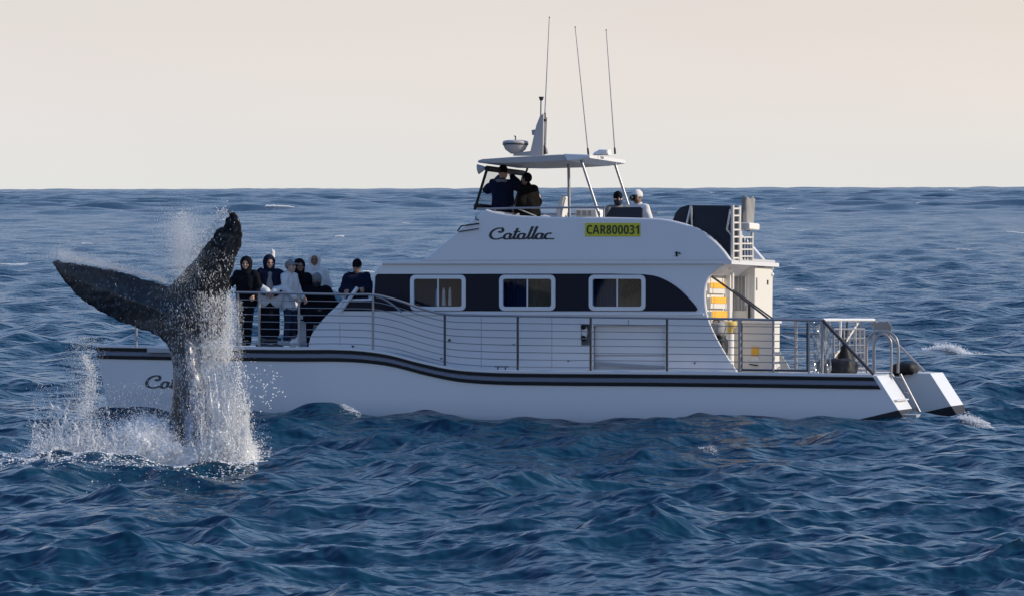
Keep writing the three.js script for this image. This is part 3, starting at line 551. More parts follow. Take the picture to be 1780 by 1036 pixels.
// ---- lettering
const font = await new FontLoader().loadAsync('fonts/droid/droid_sans_bold.typeface.json');
{
  const p0 = P(1017.5, 388, FB), p1 = P(1113.5, 411, FB), pl = part('registration_plate', profile(rect([1017.5, 388, 1113.5, 411]), FB, FB + 0.004, FB + 0.016, 0.004), M.plate, boat);
  const t = new TextGeometry('CAR800031', { font, size: 1, depth: 0.006, curveSegments: 6, bevelEnabled: false }); t.computeBoundingBox(); const bb = t.boundingBox;
  const w = (p1.x - p0.x) * 0.95, h = (p0.y - p1.y) * 0.7; t.translate(-bb.min.x, -bb.min.y, 0); t.scale(w / (bb.max.x - bb.min.x), h / (bb.max.y - bb.min.y), 1);
  t.translate(p0.x + (p1.x - p0.x) * 0.03, p1.y + (p0.y - p1.y) * 0.15, FB + 0.0165); part('lettering', strip(t), paint(lin(0.03, 0.04, 0.02), 0.6), pl);
}
// the boat's name in a slanted brush script: strokes with thick downstrokes; units: x-height = 1
function script(put, parent, tone = lin(0.012, 0.013, 0.018)) {
  const strokes = []; let x = 0;
  const arc = (cx, cy, rx, ry, a0, a1, n = 14) => Array.from({ length: n + 1 }, (_, i) => { const t = (a0 + (a1 - a0) * i / n) * Math.PI / 180; return [cx + rx * Math.cos(t), cy + ry * Math.sin(t)]; });
  strokes.push(arc(1.25, 1.0, 1.15, 1.0, 62, 300, 26).concat([[2.35, 0.3]]), arc(1.55, 1.52, 0.28, 0.3, -170, 100, 10)); x = 2.35;
  const a = () => { strokes.push(arc(x + 0.5, 0.5, 0.48, 0.5, 50, 310, 18), [[x + 0.95, 1.0], [x + 0.92, 0.3], [x + 1.05, 0.04], [x + 1.32, 0.1], [x + 1.5, 0.35]]); x += 1.4; };
  const t = () => { strokes.push([[x + 0.2, 2.0], [x + 0.16, 0.35], [x + 0.3, 0.04], [x + 0.6, 0.08], [x + 0.78, 0.3]], [[x - 0.2, 1.3], [x + 0.8, 1.36]]); x += 0.72; };
  const l = () => { strokes.push([[x + 0.3, 2.3], [x + 0.22, 0.35], [x + 0.34, 0.04], [x + 0.6, 0.08], [x + 0.75, 0.3]]); x += 0.68; };
  const c = () => { strokes.push(arc(x + 0.52, 0.52, 0.5, 0.52, 50, 300, 18).concat([[x + 1.15, 0.0], [x + 1.6, 0.02]])); x += 1.5; };
  a(); t(); a(); l(); l(); a(); c();
  const total = x, pos = [];
  for (const s of strokes) {
    const L = [], R = [];
    for (let i = 0; i < s.length; i++) { const p = s[Math.max(0, i - 1)], q = s[Math.min(s.length - 1, i + 1)]; let dx = q[0] - p[0], dy = q[1] - p[1]; const m = Math.hypot(dx, dy) || 1; dx /= m; dy /= m; const wd = 0.11 + 0.11 * Math.abs(dy); L.push([s[i][0] - dy * wd, s[i][1] + dx * wd]); R.push([s[i][0] + dy * wd, s[i][1] - dx * wd]); }
    for (let i = 0; i + 1 < s.length; i++) for (const q of [[L[i], R[i], R[i + 1]], [L[i], R[i + 1], L[i + 1]]]) for (const v of q) { const w = put((v[0] + 0.32 * v[1]) / (total + 0.3), v[1] / 2); pos.push(w.x, w.y, w.z); }
  }
  const g = new THREE.BufferGeometry(); g.setAttribute('position', new THREE.Float32BufferAttribute(pos, 3)); g.computeVertexNormals(); return part('lettering', g, paint(tone, 0.4), parent);
}
{
  const a = P(848, 416, FB + 0.004), b = P(966, 415.5, FB + 0.004), h = P(848, 397, FB).y - a.y;
  script((x, y) => V(lerp(a.x, b.x, x), lerp(a.y, b.y, x) + y * h, FB + 0.005), boat);
  const c = P(243, 674, 2.55), d = P(373, 675, 2.68), k = P(243, 653, 2.55).y - c.y;
  script((x, y) => { const u = lerp(c.x, d.x, x), v = lerp(c.y, d.y, x) + y * k; return V(u, v, hullOuter(u, v) + 0.006); }, boat, lin(0.05, 0.055, 0.07));
}

// ------------------------------------------------------------------ people
const headGeo = (() => {
  const eyes = [[-0.033, 0.002, 0.088], [0.033, 0.002, 0.088]];
  return nets((x, y, z) => {
    const ex = x / 0.078, ey = (y - 0.025) / 0.095, ez = (z + 0.004) / 0.096;
    let d = (Math.sqrt(ex * ex + ey * ey + ez * ez) - 1) * 0.08;
    d = smin(d, cap([-0.028, -0.055, 0.03, 0.028, -0.055, 0.03, 0.043, 0.043], x, y, z), 0.05);
    d = smin(d, cap([0, -0.092, 0.055, 0, -0.088, 0.045, 0.024, 0.03], x, y, z), 0.04);
    for (const s of [-1, 1]) { d = smin(d, cap([s * 0.046, -0.025, 0.062, s * 0.04, -0.03, 0.06, 0.022, 0.02], x, y, z), 0.025); d = smin(d, cap([s * 0.08, 0.015, -0.005, s * 0.079, -0.018, -0.002, 0.013, 0.01], x, y, z), 0.01); d = smin(d, cap([s * 0.015, 0.022, 0.09, s * 0.045, 0.022, 0.078, 0.008, 0.008], x, y, z), 0.014); }
    d = smin(d, cap([0, 0.008, 0.092, 0, -0.03, 0.11, 0.009, 0.014], x, y, z), 0.014);
    for (const e of eyes) d = -smin(-d, Math.hypot(x - e[0], y - e[1], z - e[2]) - 0.013, 0.012);
    d = -smin(-d, cap([-0.02, -0.06, 0.098, 0.02, -0.06, 0.098, 0.004, 0.004], x, y, z), 0.008);
    d = smin(d, cap([-0.014, -0.07, 0.083, 0.014, -0.07, 0.083, 0.008, 0.008], x, y, z), 0.008);
    return smin(d, cap([0, -0.06, -0.012, 0, -0.2, -0.03, 0.052, 0.055], x, y, z), 0.03);
  }, [-0.12, -0.2, -0.13], [0.12, 0.15, 0.15], 0.0065);
})();
// a hand hanging from the wrist, palm towards -x; fingers of different lengths bent at the knuckles
function handGeo(curl) {
  const L = [], len = [0.072, 0.082, 0.077, 0.06];
  for (let i = 0; i < 4; i++) {
    const z = 0.03 - 0.02 * i; L.push(C([0, 0, z * 0.6], [0, -0.085, z], 0.014, 0.011));
    let p = [0, -0.085, z], a = curl * 0.5; for (const f of [0.45, 0.32, 0.23]) { const q = [p[0] - Math.sin(a) * len[i] * f, p[1] - Math.cos(a) * len[i] * f, p[2] + 0.003 * (1.5 - i)]; L.push(C(p, q, 0.0095, 0.0085)); p = q; a += curl * 0.75; }
  }
  L.push(C([0, -0.015, 0.026], [-0.016, -0.05, 0.05], 0.013, 0.011), C([-0.016, -0.05, 0.05], [-0.026, -0.08, 0.054], 0.0105, 0.009), C([-0.026, -0.08, 0.054], [-0.033, -0.102, 0.048], 0.009, 0.008));
  const [lo, hi] = boundsOf(L, 0.012);
  return nets((x, y, z) => { let d = 9; for (const c of L) d = smin(d, cap(c, x, y, z), 0.006); return d; }, lo, hi, 0.0055);
}
const handRelaxed = handGeo(0.35), handGrip = handGeo(1.35);
const wearGeo = (() => {
  const sph = (x, y, z, cx, cy, cz, rx, ry, rz) => (Math.hypot((x - cx) / rx, (y - cy) / ry, (z - cz) / rz) - 1) * Math.min(rx, ry, rz);
  const B = [[-0.2, -0.28, -0.2], [0.2, 0.22, 0.24]], mk = (f, c = 0.011) => nets(f, B[0], B[1], c);
  return {
    hood: mk((x, y, z) => { let d = smin(sph(x, y, z, 0, 0.02, -0.02, 0.122, 0.138, 0.132), cap([0, -0.1, -0.03, 0, -0.17, -0.03, 0.1, 0.12], x, y, z), 0.06); const o = sph(x, y, z, 0, -0.012, 0.13, 0.074, 0.098, 0.12); return Math.max(d + 0.006 * noise(x * 14, y * 14, z * 14), -o); }),
    beanie: mk((x, y, z) => Math.max(sph(x, y, z, 0, 0.038, -0.006, 0.092, 0.112, 0.11) + 0.003 * noise(x * 20, y * 20, z * 20), 0.028 - y - 0.35 * z - 0.02 + (z < -0.03 ? -0.035 : 0))),
    cap: mk((x, y, z) => smin(Math.max(sph(x, y, z, 0, 0.035, -0.008, 0.09, 0.1, 0.108), 0.03 - y), Math.max(sph(x, y, z, 0, 0.036, 0.1, 0.075, 0.02, 0.085), -z), 0.01)),
    hair: mk((x, y, z) => Math.max(sph(x, y, z, 0, 0.03, -0.014, 0.09, 0.107, 0.104) + 0.006 * noise(x * 25, y * 25, z * 25), Math.min(0.09 - y, z - 0.035 + 0.3 * (y < 0 ? -y : 0)), -0.09 - y)),
    mask: mk((x, y, z) => Math.max(sph(x, y, z, 0, -0.05, 0.02, 0.085, 0.1, 0.098), y + 0.02)),
    glasses: mk((x, y, z) => Math.min(cap([-0.055, 0.004, 0.085, -0.018, 0.002, 0.1, 0.023, 0.024], x, y, z), cap([0.018, 0.002, 0.1, 0.055, 0.004, 0.085, 0.024, 0.023], x, y, z), cap([-0.02, 0.006, 0.1, 0.02, 0.006, 0.1, 0.006, 0.006], x, y, z)), 0.007),
  };
})();
const skinM = [paint(lin(0.42, 0.25, 0.18), 0.5), paint(lin(0.24, 0.13, 0.085), 0.5), paint(lin(0.5, 0.32, 0.25), 0.5)];
const cloth = (r, g, b) => { return paint(lin(r, g, b), 0.85, { specularIntensity: r < 0.02 ? 0.15 : 0.4 }); };
const K = { black: cloth(0.007, 0.008, 0.012), navy: cloth(0.01, 0.014, 0.034), slate: cloth(0.03, 0.035, 0.05), jeans: cloth(0.02, 0.028, 0.06), pale: cloth(0.6, 0.61, 0.63), white: cloth(0.68, 0.66, 0.64), grey: cloth(0.2, 0.2, 0.21), pink: cloth(0.5, 0.36, 0.34), dk: cloth(0.006, 0.006, 0.006) };
const eyeM = paint(lin(0.02, 0.015, 0.012), 0.2);

function person(o) {
  const g = thing('person', o.label, 'person', o.group), s = (o.h || 1.72) / 1.72, at = toWorld(P(o.px[0], o.px[1], o.w));
  g.position.copy(at); g.rotation.y = o.yaw || 0; g.scale.setScalar(s);
  const sit = o.sit || 0, hipY = sit || 0.93, lean = o.lean || 0, bend = o.bend || 0;
  const U = ([x, y, z]) => { const yy = y - 0.93, c = Math.cos(lean), q = Math.sin(lean), cb = Math.cos(bend), sb = Math.sin(bend); let Y = yy * c - z * q, Z = yy * q + z * c; return [x * cb + Y * sb, hipY + Y * cb - x * sb, Z]; };
  const kn = (k) => sit ? [k * 0.13, sit - 0.0, 0.42] : [k * (0.1 + (o.stance || 0)), 0.5, 0.03 + (o.step ? k * o.step * 0.6 : 0)], an = (k) => sit ? [k * 0.13, 0.08, 0.44] : [k * (0.105 + (o.stance || 0) * 1.7), 0.085, -0.02 + (o.step ? k * o.step : 0)];
  const hp = (k) => [k * 0.09, hipY, 0], sh = (k) => U([k * 0.178, 1.395, 0]);
  const arm = { 1: o.L || [[0.27, 1.13, 0.0], [0.25, 0.9, 0.1]], [-1]: o.R || [[-0.27, 1.13, 0.0], [-0.25, 0.9, 0.1]] };
  const el = (k) => U(arm[k][0]), wr = (k) => U(arm[k][1]);
  // the body, one surface
  const B = [C(U([-0.06, 1.0, 0]), U([-0.07, 1.3, 0]), 0.1, 0.1), C(U([0.06, 1.0, 0]), U([0.07, 1.3, 0]), 0.1, 0.1), C(U([-0.13, 1.385, 0]), U([0.13, 1.385, 0]), 0.06), C(U([0, 1.38, -0.01]), U([0, 1.5, 0.0]), 0.058, 0.052)];
  for (const k of [-1, 1]) B.push(C(sh(k), el(k), 0.047, 0.036), C(el(k), wr(k), 0.036, 0.025), C(hp(k), kn(k), 0.085, 0.055), C(kn(k), an(k), 0.053, 0.036), C(an(k), [an(k)[0] * 1.05, 0.05, an(k)[2] + 0.13], 0.036, 0.03));
  const hc = U([0, 1.6, 0.025]), hm = new THREE.Matrix4().makeRotationFromEuler(new THREE.Euler(o.head?.[1] || 0, o.head?.[0] || 0, o.head?.[2] || 0, 'YXZ')).setPosition(...hc);
  const gs = [blob(B, 0.05, 0.02), headGeo.clone().applyMatrix4(hm)];
  for (const k of [-1, 1]) {
    const e = V(...el(k)), w = V(...wr(k)), dir = w.clone().sub(e).normalize(), palm = (o['palm' + k] ? V(...o['palm' + k]) : V(k, 0, 0)); palm.addScaledVector(dir, -palm.dot(dir)).normalize();
    const y = dir.clone().negate(), x = palm, z = x.clone().cross(y);
    let hg = (o.grip ? handGrip : handRelaxed).clone(); if (k < 0) { hg.scale(1, 1, 1); }
    hg.applyMatrix4(new THREE.Matrix4().makeBasis(x, y, z).setPosition(w.x, w.y, w.z)); gs.push(hg);
  }
  part('body', gs, skinM[o.skin || 0], g);
  for (const k of [-1, 1]) part('eye', new THREE.SphereGeometry(0.0105, 10, 8).translate(k * 0.033, 0.002, 0.082).applyMatrix4(hm), eyeM, g);
  // clothing
  const hem = o.hem || 0.9, puff = o.puff ?? 0.024, J = [];
  for (const k of [-1, 1]) J.push(C(U([k * 0.07, hem, 0]), U([k * 0.075, 1.3, 0]), 0.112 + puff + (o.wide || 0), 0.108 + puff), C(sh(k), el(k), 0.055 + puff, 0.046 + puff), C(el(k), V(...el(k)).lerp(V(...wr(k)), 0.97).toArray(), 0.044 + puff, 0.034 + puff * 0.7));
  J.push(C(U([-0.13, 1.385, 0]), U([0.13, 1.385, 0]), 0.066 + puff * 0.7), C(U([0, 1.4, -0.012]), U([0, 1.47, -0.006]), 0.068, 0.062));
  part('jacket', blob(J, 0.035, 0.0165, 0.022, 8.5, o.px[0]), K[o.jacket], g);
  const T = [C([-0.05, hipY, 0], [0.05, hipY, 0], 0.115)]; for (const k of [-1, 1]) T.push(C(hp(k), kn(k), 0.1, 0.075), C(kn(k), [an(k)[0], 0.1, an(k)[2]], 0.075, 0.062));
  part('trousers', blob(T, 0.03, 0.018, 0.01, 8, o.px[0]), K[o.trousers || 'black'], g);
  for (const k of [-1, 1]) part('shoe', blob([C([an(k)[0], 0.055, an(k)[2] - 0.035], [an(k)[0] * 1.04, 0.045, an(k)[2] + 0.15], 0.05, 0.04), C([an(k)[0], 0.1, an(k)[2]], [an(k)[0], 0.06, an(k)[2]], 0.05, 0.05)], 0.02, 0.014), K.dk, g);
  for (const [kind, color] of o.wear || []) part(kind === 'mask' ? 'face_mask' : kind === 'glasses' ? 'sunglasses' : kind, wearGeo[kind].clone().applyMatrix4(hm), K[color], g);
  for (const [n, list, color, bump] of o.extra || []) part(n, blob(list.map((c) => C(U(c[0]), U(c[1]), c[2], c[3] ?? c[2])), 0.03, 0.015, bump ?? 0.012, 8, 3), K[color], g);
  return g;
}
person({ label: 'person in black hooded coat with one arm stretched out to the bow rail', px: [428, 601], w: 2.15, h: 1.71, yaw: -0.15, jacket: 'black', trousers: 'black', hem: 0.82, stance: -0.045, wear: [['hood', 'black']], grip: 1,
  R: [[-0.3, 1.22, 0.06], [-0.37, 1.03, 0.22]], L: [[0.26, 1.14, 0.05], [0.2, 0.98, 0.18]] });
person({ label: 'broad person in open navy hooded coat over pale sweater, hands folded at the waist', px: [468, 601], w: 1.9, h: 1.74, yaw: 0.1, jacket: 'navy', trousers: 'black', hem: 0.86, wide: 0.02, puff: 0.04, wear: [['hood', 'navy']], head: [0.2, 0.05],
  R: [[-0.33, 1.14, 0.07], [-0.09, 1.03, 0.27]], L: [[0.33, 1.14, 0.07], [0.1, 1.01, 0.27]],
  extra: [['sweater', [[[0, 1.12, 0.125], [0, 1.38, 0.09], 0.075, 0.05]], 'grey'], ['waist_wrap', [[[-0.1, 0.88, 0.06], [-0.13, 1.02, 0.09], 0.16, 0.15], [[0.1, 0.88, 0.06], [0.13, 1.02, 0.09], 0.16, 0.15], [[-0.22, 1.13, 0.14], [-0.07, 1.06, 0.26], 0.09, 0.075], [[0.24, 1.1, 0.14], [0.08, 1.03, 0.26], 0.09, 0.075]], 'pale'], ['long_skirt', [[[0, 0.84, 0], [0.0, 0.3, 0], 0.19, 0.2]], 'black'], ['bobble_hat', [[[0.05, 1.7, -0.03], [0.07, 1.8, -0.03], 0.062, 0.04], [[0.07, 1.79, -0.03], [0.05, 1.87, -0.03], 0.03, 0.008]], 'white', 0.004]] });
person({ label: 'person in light grey jacket and grey peaked cap facing the stern', px: [503, 601], w: 1.75, h: 1.66, yaw: 1.05, jacket: 'pale', trousers: 'jeans', hem: 0.82, wear: [['cap', 'grey'], ['hair', 'grey']], head: [0.15, -0.1], skin: 2,
  R: [[-0.25, 1.15, 0.05], [-0.18, 0.98, 0.24]], L: [[0.25, 1.15, 0.03], [0.2, 0.97, 0.2]] });
person({ label: 'person in plain black hood standing between the two pale jackets', px: [520, 601], w: 1.15, h: 1.68, yaw: 0.3, jacket: 'black', trousers: 'black', hem: 0.8, wear: [['hood', 'black']], skin: 1 });
person({ label: 'tall person in white hooded jacket behind the seated one, sun on its back', px: [546, 602], w: 0.6, h: 1.84, yaw: 0.25, jacket: 'white', trousers: 'slate', hem: 0.85, wear: [['hood', 'white']], skin: 1, head: [-0.2, 0.05] });
person({ label: 'person in black coat and grey face mask seated on the fore bench', px: [551, 603], w: 1.15, h: 1.74, yaw: 0.0, sit: 0.63, jacket: 'black', trousers: 'black', puff: 0.045, wide: 0.03, hem: 0.93, wear: [['beanie', 'grey'], ['mask', 'slate']], head: [-0.2, 0.1], lean: 0.08,
  R: [[-0.32, 1.15, 0.08], [-0.14, 1.02, 0.26]], L: [[0.32, 1.14, 0.08], [0.12, 1.02, 0.26]], skin: 1, extra: [['coat_skirt', [[[-0.2, 0.97, 0.1], [0.24, 0.97, 0.1], 0.18], [[-0.13, 0.9, 0.3], [0.16, 0.9, 0.3], 0.13]], 'black']] });
person({ label: 'person in navy coat, dark beanie and sunglasses with folded arms before the cabin', px: [621, 606], w: 1.7, h: 1.72, yaw: -0.15, jacket: 'navy', trousers: 'black', puff: 0.036, hem: 0.85, wear: [['beanie', 'black'], ['glasses', 'black']], grip: 1,
  R: [[-0.27, 1.13, 0.08], [0.06, 1.15, 0.24]], L: [[0.27, 1.13, 0.08], [-0.08, 1.1, 0.27]], 'palm1': [0, 0, 1], 'palm-1': [0, 0, 1] });
person({ label: 'person in navy coat at the helm, back turned, hands raised to the face', px: [874, 449], w: 0.35, h: 1.8, yaw: Math.PI - 0.35, jacket: 'navy', trousers: 'black', puff: 0.036, hem: 0.82, wear: [['beanie', 'black']], head: [0.1, 0.02],
  R: [[-0.35, 1.28, 0.13], [-0.12, 1.52, 0.2]], L: [[0.35, 1.28, 0.13], [0.12, 1.52, 0.2]], extra: [['collar', [[[-0.07, 1.44, -0.05], [0.07, 1.44, -0.05], 0.045]], 'grey', 0.003]] });
person({ label: 'dark haired person in black jacket with patched sleeve beside the helm', px: [922, 449], w: 0.7, h: 1.66, yaw: -2.2, jacket: 'dk', trousers: 'black', puff: 0.038, wide: 0.02, hem: 0.86, wear: [['hair', 'black']], lean: 0.1, skin: 1,
  R: [[-0.29, 1.13, 0.0], [-0.2, 0.98, 0.2]], L: [[0.29, 1.13, 0.0], [0.2, 0.98, 0.2]], extra: [['sleeve_patch', [[[-0.27, 1.27, -0.045], [-0.285, 1.22, -0.05], 0.033]], 'pink', 0.002], ['white_collar', [[[-0.05, 1.45, 0.05], [0.05, 1.45, 0.05], 0.03]], 'white', 0.002]] });
person({ label: 'person in grey hooded top and dark cap seated behind the roof strut', px: [1074, 449], w: -0.3, h: 1.72, yaw: 0.2, sit: 0.5, jacket: 'grey', trousers: 'black', wear: [['beanie', 'black'], ['mask', 'slate']], skin: 2 });
person({ label: 'person in white hood and pale jacket seated farthest aft on the flybridge', px: [1110, 449], w: 1.35, h: 1.72, yaw: -0.75, sit: 0.5, jacket: 'white', trousers: 'pink', bend: 0.0, wear: [['beanie', 'white'], ['glasses', 'black']], skin: 1, head: [-0.2, 0.1],
  L: [[0.27, 1.13, -0.04], [0.22, 0.93, 0.1]] });
{ // a camera held at the white-hooded person's face
  const c = toWorld(P(1103, 344, 1.5)), cam = thing('camera', 'small black camera held before the face of the white-hooded person', 'camera'); cam.position.copy(c); cam.rotation.y = -0.9;
  part('camera_body', box(-0.065, 0.065, -0.06, 0.06, -0.03, 0.03, 0.012), M.black, cam); part('lens', cone(V(0, 0, 0.03), V(0, 0, 0.1), 0.032, 0.036, 16), M.rubber, cam);
}
// loose things on the decks
{
  const bag = (label, x0, x1, y0, y1, w, dz, m, name = 'gear_bag') => { const a = P(x0, y1, w), b = P(x1, y0, w), o = thing(name, label, 'bag'), hw = (b.x - a.x) / 2, hh = (b.y - a.y) / 2; o.position.copy(toWorld(V((a.x + b.x) / 2, a.y, w))); o.rotation.copy(boat.rotation);
    part('bag_body', nets((x, y, z) => { const q = [Math.abs(x) - hw + 0.1, Math.abs(y - hh) - hh + 0.09, Math.abs(z) - dz + 0.1]; return Math.hypot(Math.max(q[0], 0), Math.max(q[1], 0), Math.max(q[2], 0)) - 0.1 + 0.05 * noise(x * 3 + x0, y * 4, z * 3) + 0.014 * noise(x * 12, y * 12, z * 12); }, [-hw - 0.1, -0.12, -dz - 0.12], [hw + 0.1, 2 * hh + 0.12, dz + 0.12], 0.025), m, o);
    part('strap', tube(curve([[-hw * 0.5, hh * 1.9], [-hw * 0.2, hh * 2.15], [hw * 0.2, hh * 2.15], [hw * 0.5, hh * 1.9]], 10).map(([x, y]) => V(x, y, dz * 0.6)), 0.014), M.darkSteel, o); return o; };
  bag('long black gear bag on the aft deck behind the sloping stern rail', 1424, 1488, 627, 650, 1.7, 0.4, M.rubber);
  bag('black gear bag on the far stern corner behind the steel hoops', 1557, 1596, 632, 650, -1.5, 0.4, M.rubber);
  bag('grey topped dark bag slumped in the cockpit opening beside the yellow steps', 1236, 1260, 558, 585, 1.8, 0.22, M.greyCanvas);
  bag('black bag below the grey one in the cockpit opening', 1240, 1264, 586, 622, 1.85, 0.2, M.rubber);
  const o = thing('yellow_bucket', 'pale yellow bucket on a white stand just behind the cockpit opening', 'bucket'); o.position.copy(toWorld(P(1270, 588, 1.2))); o.rotation.copy(boat.rotation);
  part('bucket_body', new THREE.LatheGeometry([[0.001, 0.08], [0.07, 0.08], [0.085, 0.2], [0.16, 0.22], [0.17, 0.3], [0.15, 0.33], [0.001, 0.31]].map(([x, y]) => new THREE.Vector2(x * 0.75, y)), 20), paint(lin(0.62, 0.46, 0.14), 0.6), o); part('stand', cone(V(0, -0.65, 0), V(0, 0.085, 0), 0.08, 0.075, 16), M.whiteMatt, o);
  const wb = thing('canvas_bag', 'small white bag with dark trim on the foredeck beside the bench', 'bag'); wb.position.copy(toWorld(P(511, 602, 2.0))); wb.rotation.copy(boat.rotation);
  part('bag_body', blob([C([-0.03, 0.07, 0], [0.05, 0.1, 0], 0.09, 0.07), C([0.05, 0.1, 0], [0.1, 0.24, 0], 0.06, 0.03)], 0.04, 0.014, 0.02, 9), K.white, wb); part('trim', tube(curve([[-0.08, 0.02], [-0.06, 0.14], [0.05, 0.24]], 12).map(([x, y]) => V(x, y, 0.07)), 0.02), M.navy, wb);
}

// ------------------------------------------------------------------ the whale's tail
const WD = 69.1, whaleAt = onDepth(330, 784, WD); whaleAt.y = 0;
const KP = F / WD, LX = (px) => (px - 330) / KP, LY = (py) => (784 - py) / KP;      // pixels -> metres in the plane of the tail
{
  const o = [[282, 850], [286, 800], [290, 756], [294, 722], [298, 690], [300, 660], [300, 636], [296, 612], [288, 594], [275, 582], [258, 574.5], [235, 567], [205, 556], [180, 543], [155, 528], [135, 512], [120, 495], [108, 478], [100, 466], [94, 455],
    [104, 450.5], [112, 455], [125, 454], [140, 459], [150, 458.5], [163, 463], [172, 462], [184, 467], [196, 465.5], [215, 472], [240, 480], [262, 486], [280, 491], [291, 498], [300, 489], [312, 478], [330, 458], [345, 443], [362, 420], [371, 411], [378, 398], [388, 389], [391, 380], [398, 374], [393, 362], [402, 364], [412, 371], [417, 385], [419, 405], [417, 425], [412, 445], [407, 462], [401, 480], [396, 500], [393, 530], [391, 558], [385, 580], [372, 591], [356, 588], [344, 594], [346, 615], [352, 640], [357, 665], [360, 690], [360, 722], [358, 752], [356, 800], [356, 850]].map(([x, y]) => [LX(x < 290 ? x - 14 * (290 - x) / 196 : x > 385 && y < 440 ? x + 4 : x), LY(y)]);
  const n = o.length, dist = (x, y) => { let m = 1e9, ins = false; for (let i = 0, j = n - 1; i < n; j = i++) { const [ax, ay] = o[j], [bx, by] = o[i]; if ((by > y) !== (ay > y) && x < (ax - bx) * (y - by) / (ay - by) + bx) ins = !ins; const dx = bx - ax, dy = by - ay, t = clamp(((x - ax) * dx + (y - ay) * dy) / (dx * dx + dy * dy)); m = Math.min(m, Math.hypot(x - ax - dx * t, y - ay - dy * t)); } return ins ? m : -m; };
  const cell = 0.022, lo = [LX(80) - 0.1, -0.75, -1.35], hi = [LX(424) + 0.1, LY(362) + 0.1, 1.1], nx = Math.ceil((hi[0] - lo[0]) / cell) + 2, ny = Math.ceil((hi[1] - lo[1]) / cell) + 2, D = new Float32Array(nx * ny);
  for (let j = 0; j < ny; j++) for (let i = 0; i < nx; i++) { const x = lo[0] + i * cell, y = lo[1] + j * cell; D[j * nx + i] = dist(x, y) + (y > 1.6 ? 0.02 : 0.01) * noise(x * 8, y * 8, 2) + (y > 1.6 ? 0.016 : 0.006) * noise(x * 19, y * 19, 5); }
  const f = (x, y, z) => {
    const i = Math.round((x - lo[0]) / cell), j = Math.round((y - lo[1]) / cell), d = D[j * nx + i];
    const lobe = sstep(1.5, 2.5, y + Math.abs(x) * 0.35), out = clamp((Math.hypot(x, y - 2.2) - 0.3) / 2), R = lerp(0.34, 0.5, lobe), H = lerp(0.32, lerp(0.2, 0.07, out), lobe);
    const g = lobe * lerp(-0.4 * Math.max(0, -x - 0.2), 0.4 * Math.max(0, y - 2.5) - 0.1 * Math.max(0, x), sstep(-0.75, 0.15, x)) - 0.04 * y + 0.06 * noise(x * 1.3, y * 1.3, 4);
    const q = clamp(d / R), h = 0.016 + H * lerp(Math.sqrt(Math.max(0, 1 - (1 - q) * (1 - q))), Math.pow(q, 0.85), lobe) + lobe * 0.008 * noise(x * 9, y * 9, 3) + 0.004 * noise(x * 26, y * 26, 8);
    const a = Math.abs(z - g) - h; return d >= 0 ? Math.max(a * 0.8, -d) : Math.max(-d, a);
  };
  const g = nets(f, lo, hi, cell), p = g.attributes.position, col = new Float32Array(p.count * 3);
  for (let i = 0; i < p.count; i++) {
    const x = p.getX(i), y = p.getY(i), z = p.getZ(i);
    // skin: near black with grey mottling, pale scratches and barnacle spots
    let c = 0.007 + 0.006 * (noise(x * 2.2, y * 2.2, z * 2.2) + 0.4);
    const near = clamp(1 - Math.hypot(x + 0.1, y - 2.0) / 1.9);
    c += 0.04 * sstep(0.1, 0.5, noise(x * 7 + 9, y * 5, z * 7)) * clamp(noise(x * 22, y * 17, z * 22) * 2 + 0.4) * (0.5 + near);
    c += 0.11 * sstep(0.36, 0.6, noise(x * 30, y * 22, z * 30 + 4)) * (0.6 + 0.8 * near) + 0.07 * sstep(0.45, 0.62, noise(x * 44, y * 40, z * 44));
    const pale = sstep(2.0, 1.7, y) * sstep(-0.12, 0.04, x - 0.05 * noise(x * 3, y * 3, 5) - 0.06 * noise(x * 11, y * 7, 1)); c = lerp(c, 0.2 + 0.16 * noise(x * 12, y * 6, z * 12), 0.8 * pale);  // sunlit right half of the stalk, painted into the skin colour
    const t = sstep(1.9, 0.6, y); c += t * 0.13 * sstep(-0.15, 0.45, noise(x * 8, y * 3.0, z * 8 + 7)) ;
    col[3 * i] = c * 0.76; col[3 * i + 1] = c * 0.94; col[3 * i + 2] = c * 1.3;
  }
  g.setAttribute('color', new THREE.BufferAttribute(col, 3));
  const w = thing('whale', 'dark humpback whale tail raised from the splash in front of the catamaran bow', 'whale'); w.position.copy(whaleAt);
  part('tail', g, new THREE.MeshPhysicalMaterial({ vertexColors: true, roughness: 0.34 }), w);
  w.userData.surface = undefined; delete w.userData.surface;
  globalThis.tailGeo = g;
}
// ------------------------------------------------------------------ spray and foam
const ico0 = new THREE.IcosahedronGeometry(1, 0), ico1 = new THREE.IcosahedronGeometry(1, 1);
const drop = new THREE.MeshPhysicalMaterial({ color: lin(0.85, 0.86, 0.87), roughness: 0.35, transmission: 0.25, thickness: 0 });
const froth = new THREE.MeshPhysicalMaterial({ color: lin(0.84, 0.85, 0.86), roughness: 0.7 });
function cloudOf(name, label, category, list, geo, m) {           // list of [x, y, z, rx, ry, turn]
  const im = new THREE.InstancedMesh(geo, m, list.length), M4 = new THREE.Matrix4(), q = new THREE.Quaternion(), e = new THREE.Euler();
  list.forEach(([x, y, z, rx, ry, t = 0], i) => { q.setFromEuler(e.set(rr(-0.4, 0.4), rr(0, 6), t)); M4.compose(V(x, y, z), q, V(rx, ry ?? rx, rx * rr(0.8, 1.2))); im.setMatrixAt(i, M4); });
  im.name = numbered(name); im.castShadow = im.receiveShadow = true; im.userData = { label, category, kind: 'stuff' }; scene.add(im); return im;
}
const wx = (px, z = 0) => whaleAt.x + LX(px) * (WD - z) / WD, wy = (py) => LY(py), wz = (z) => whaleAt.z + z;
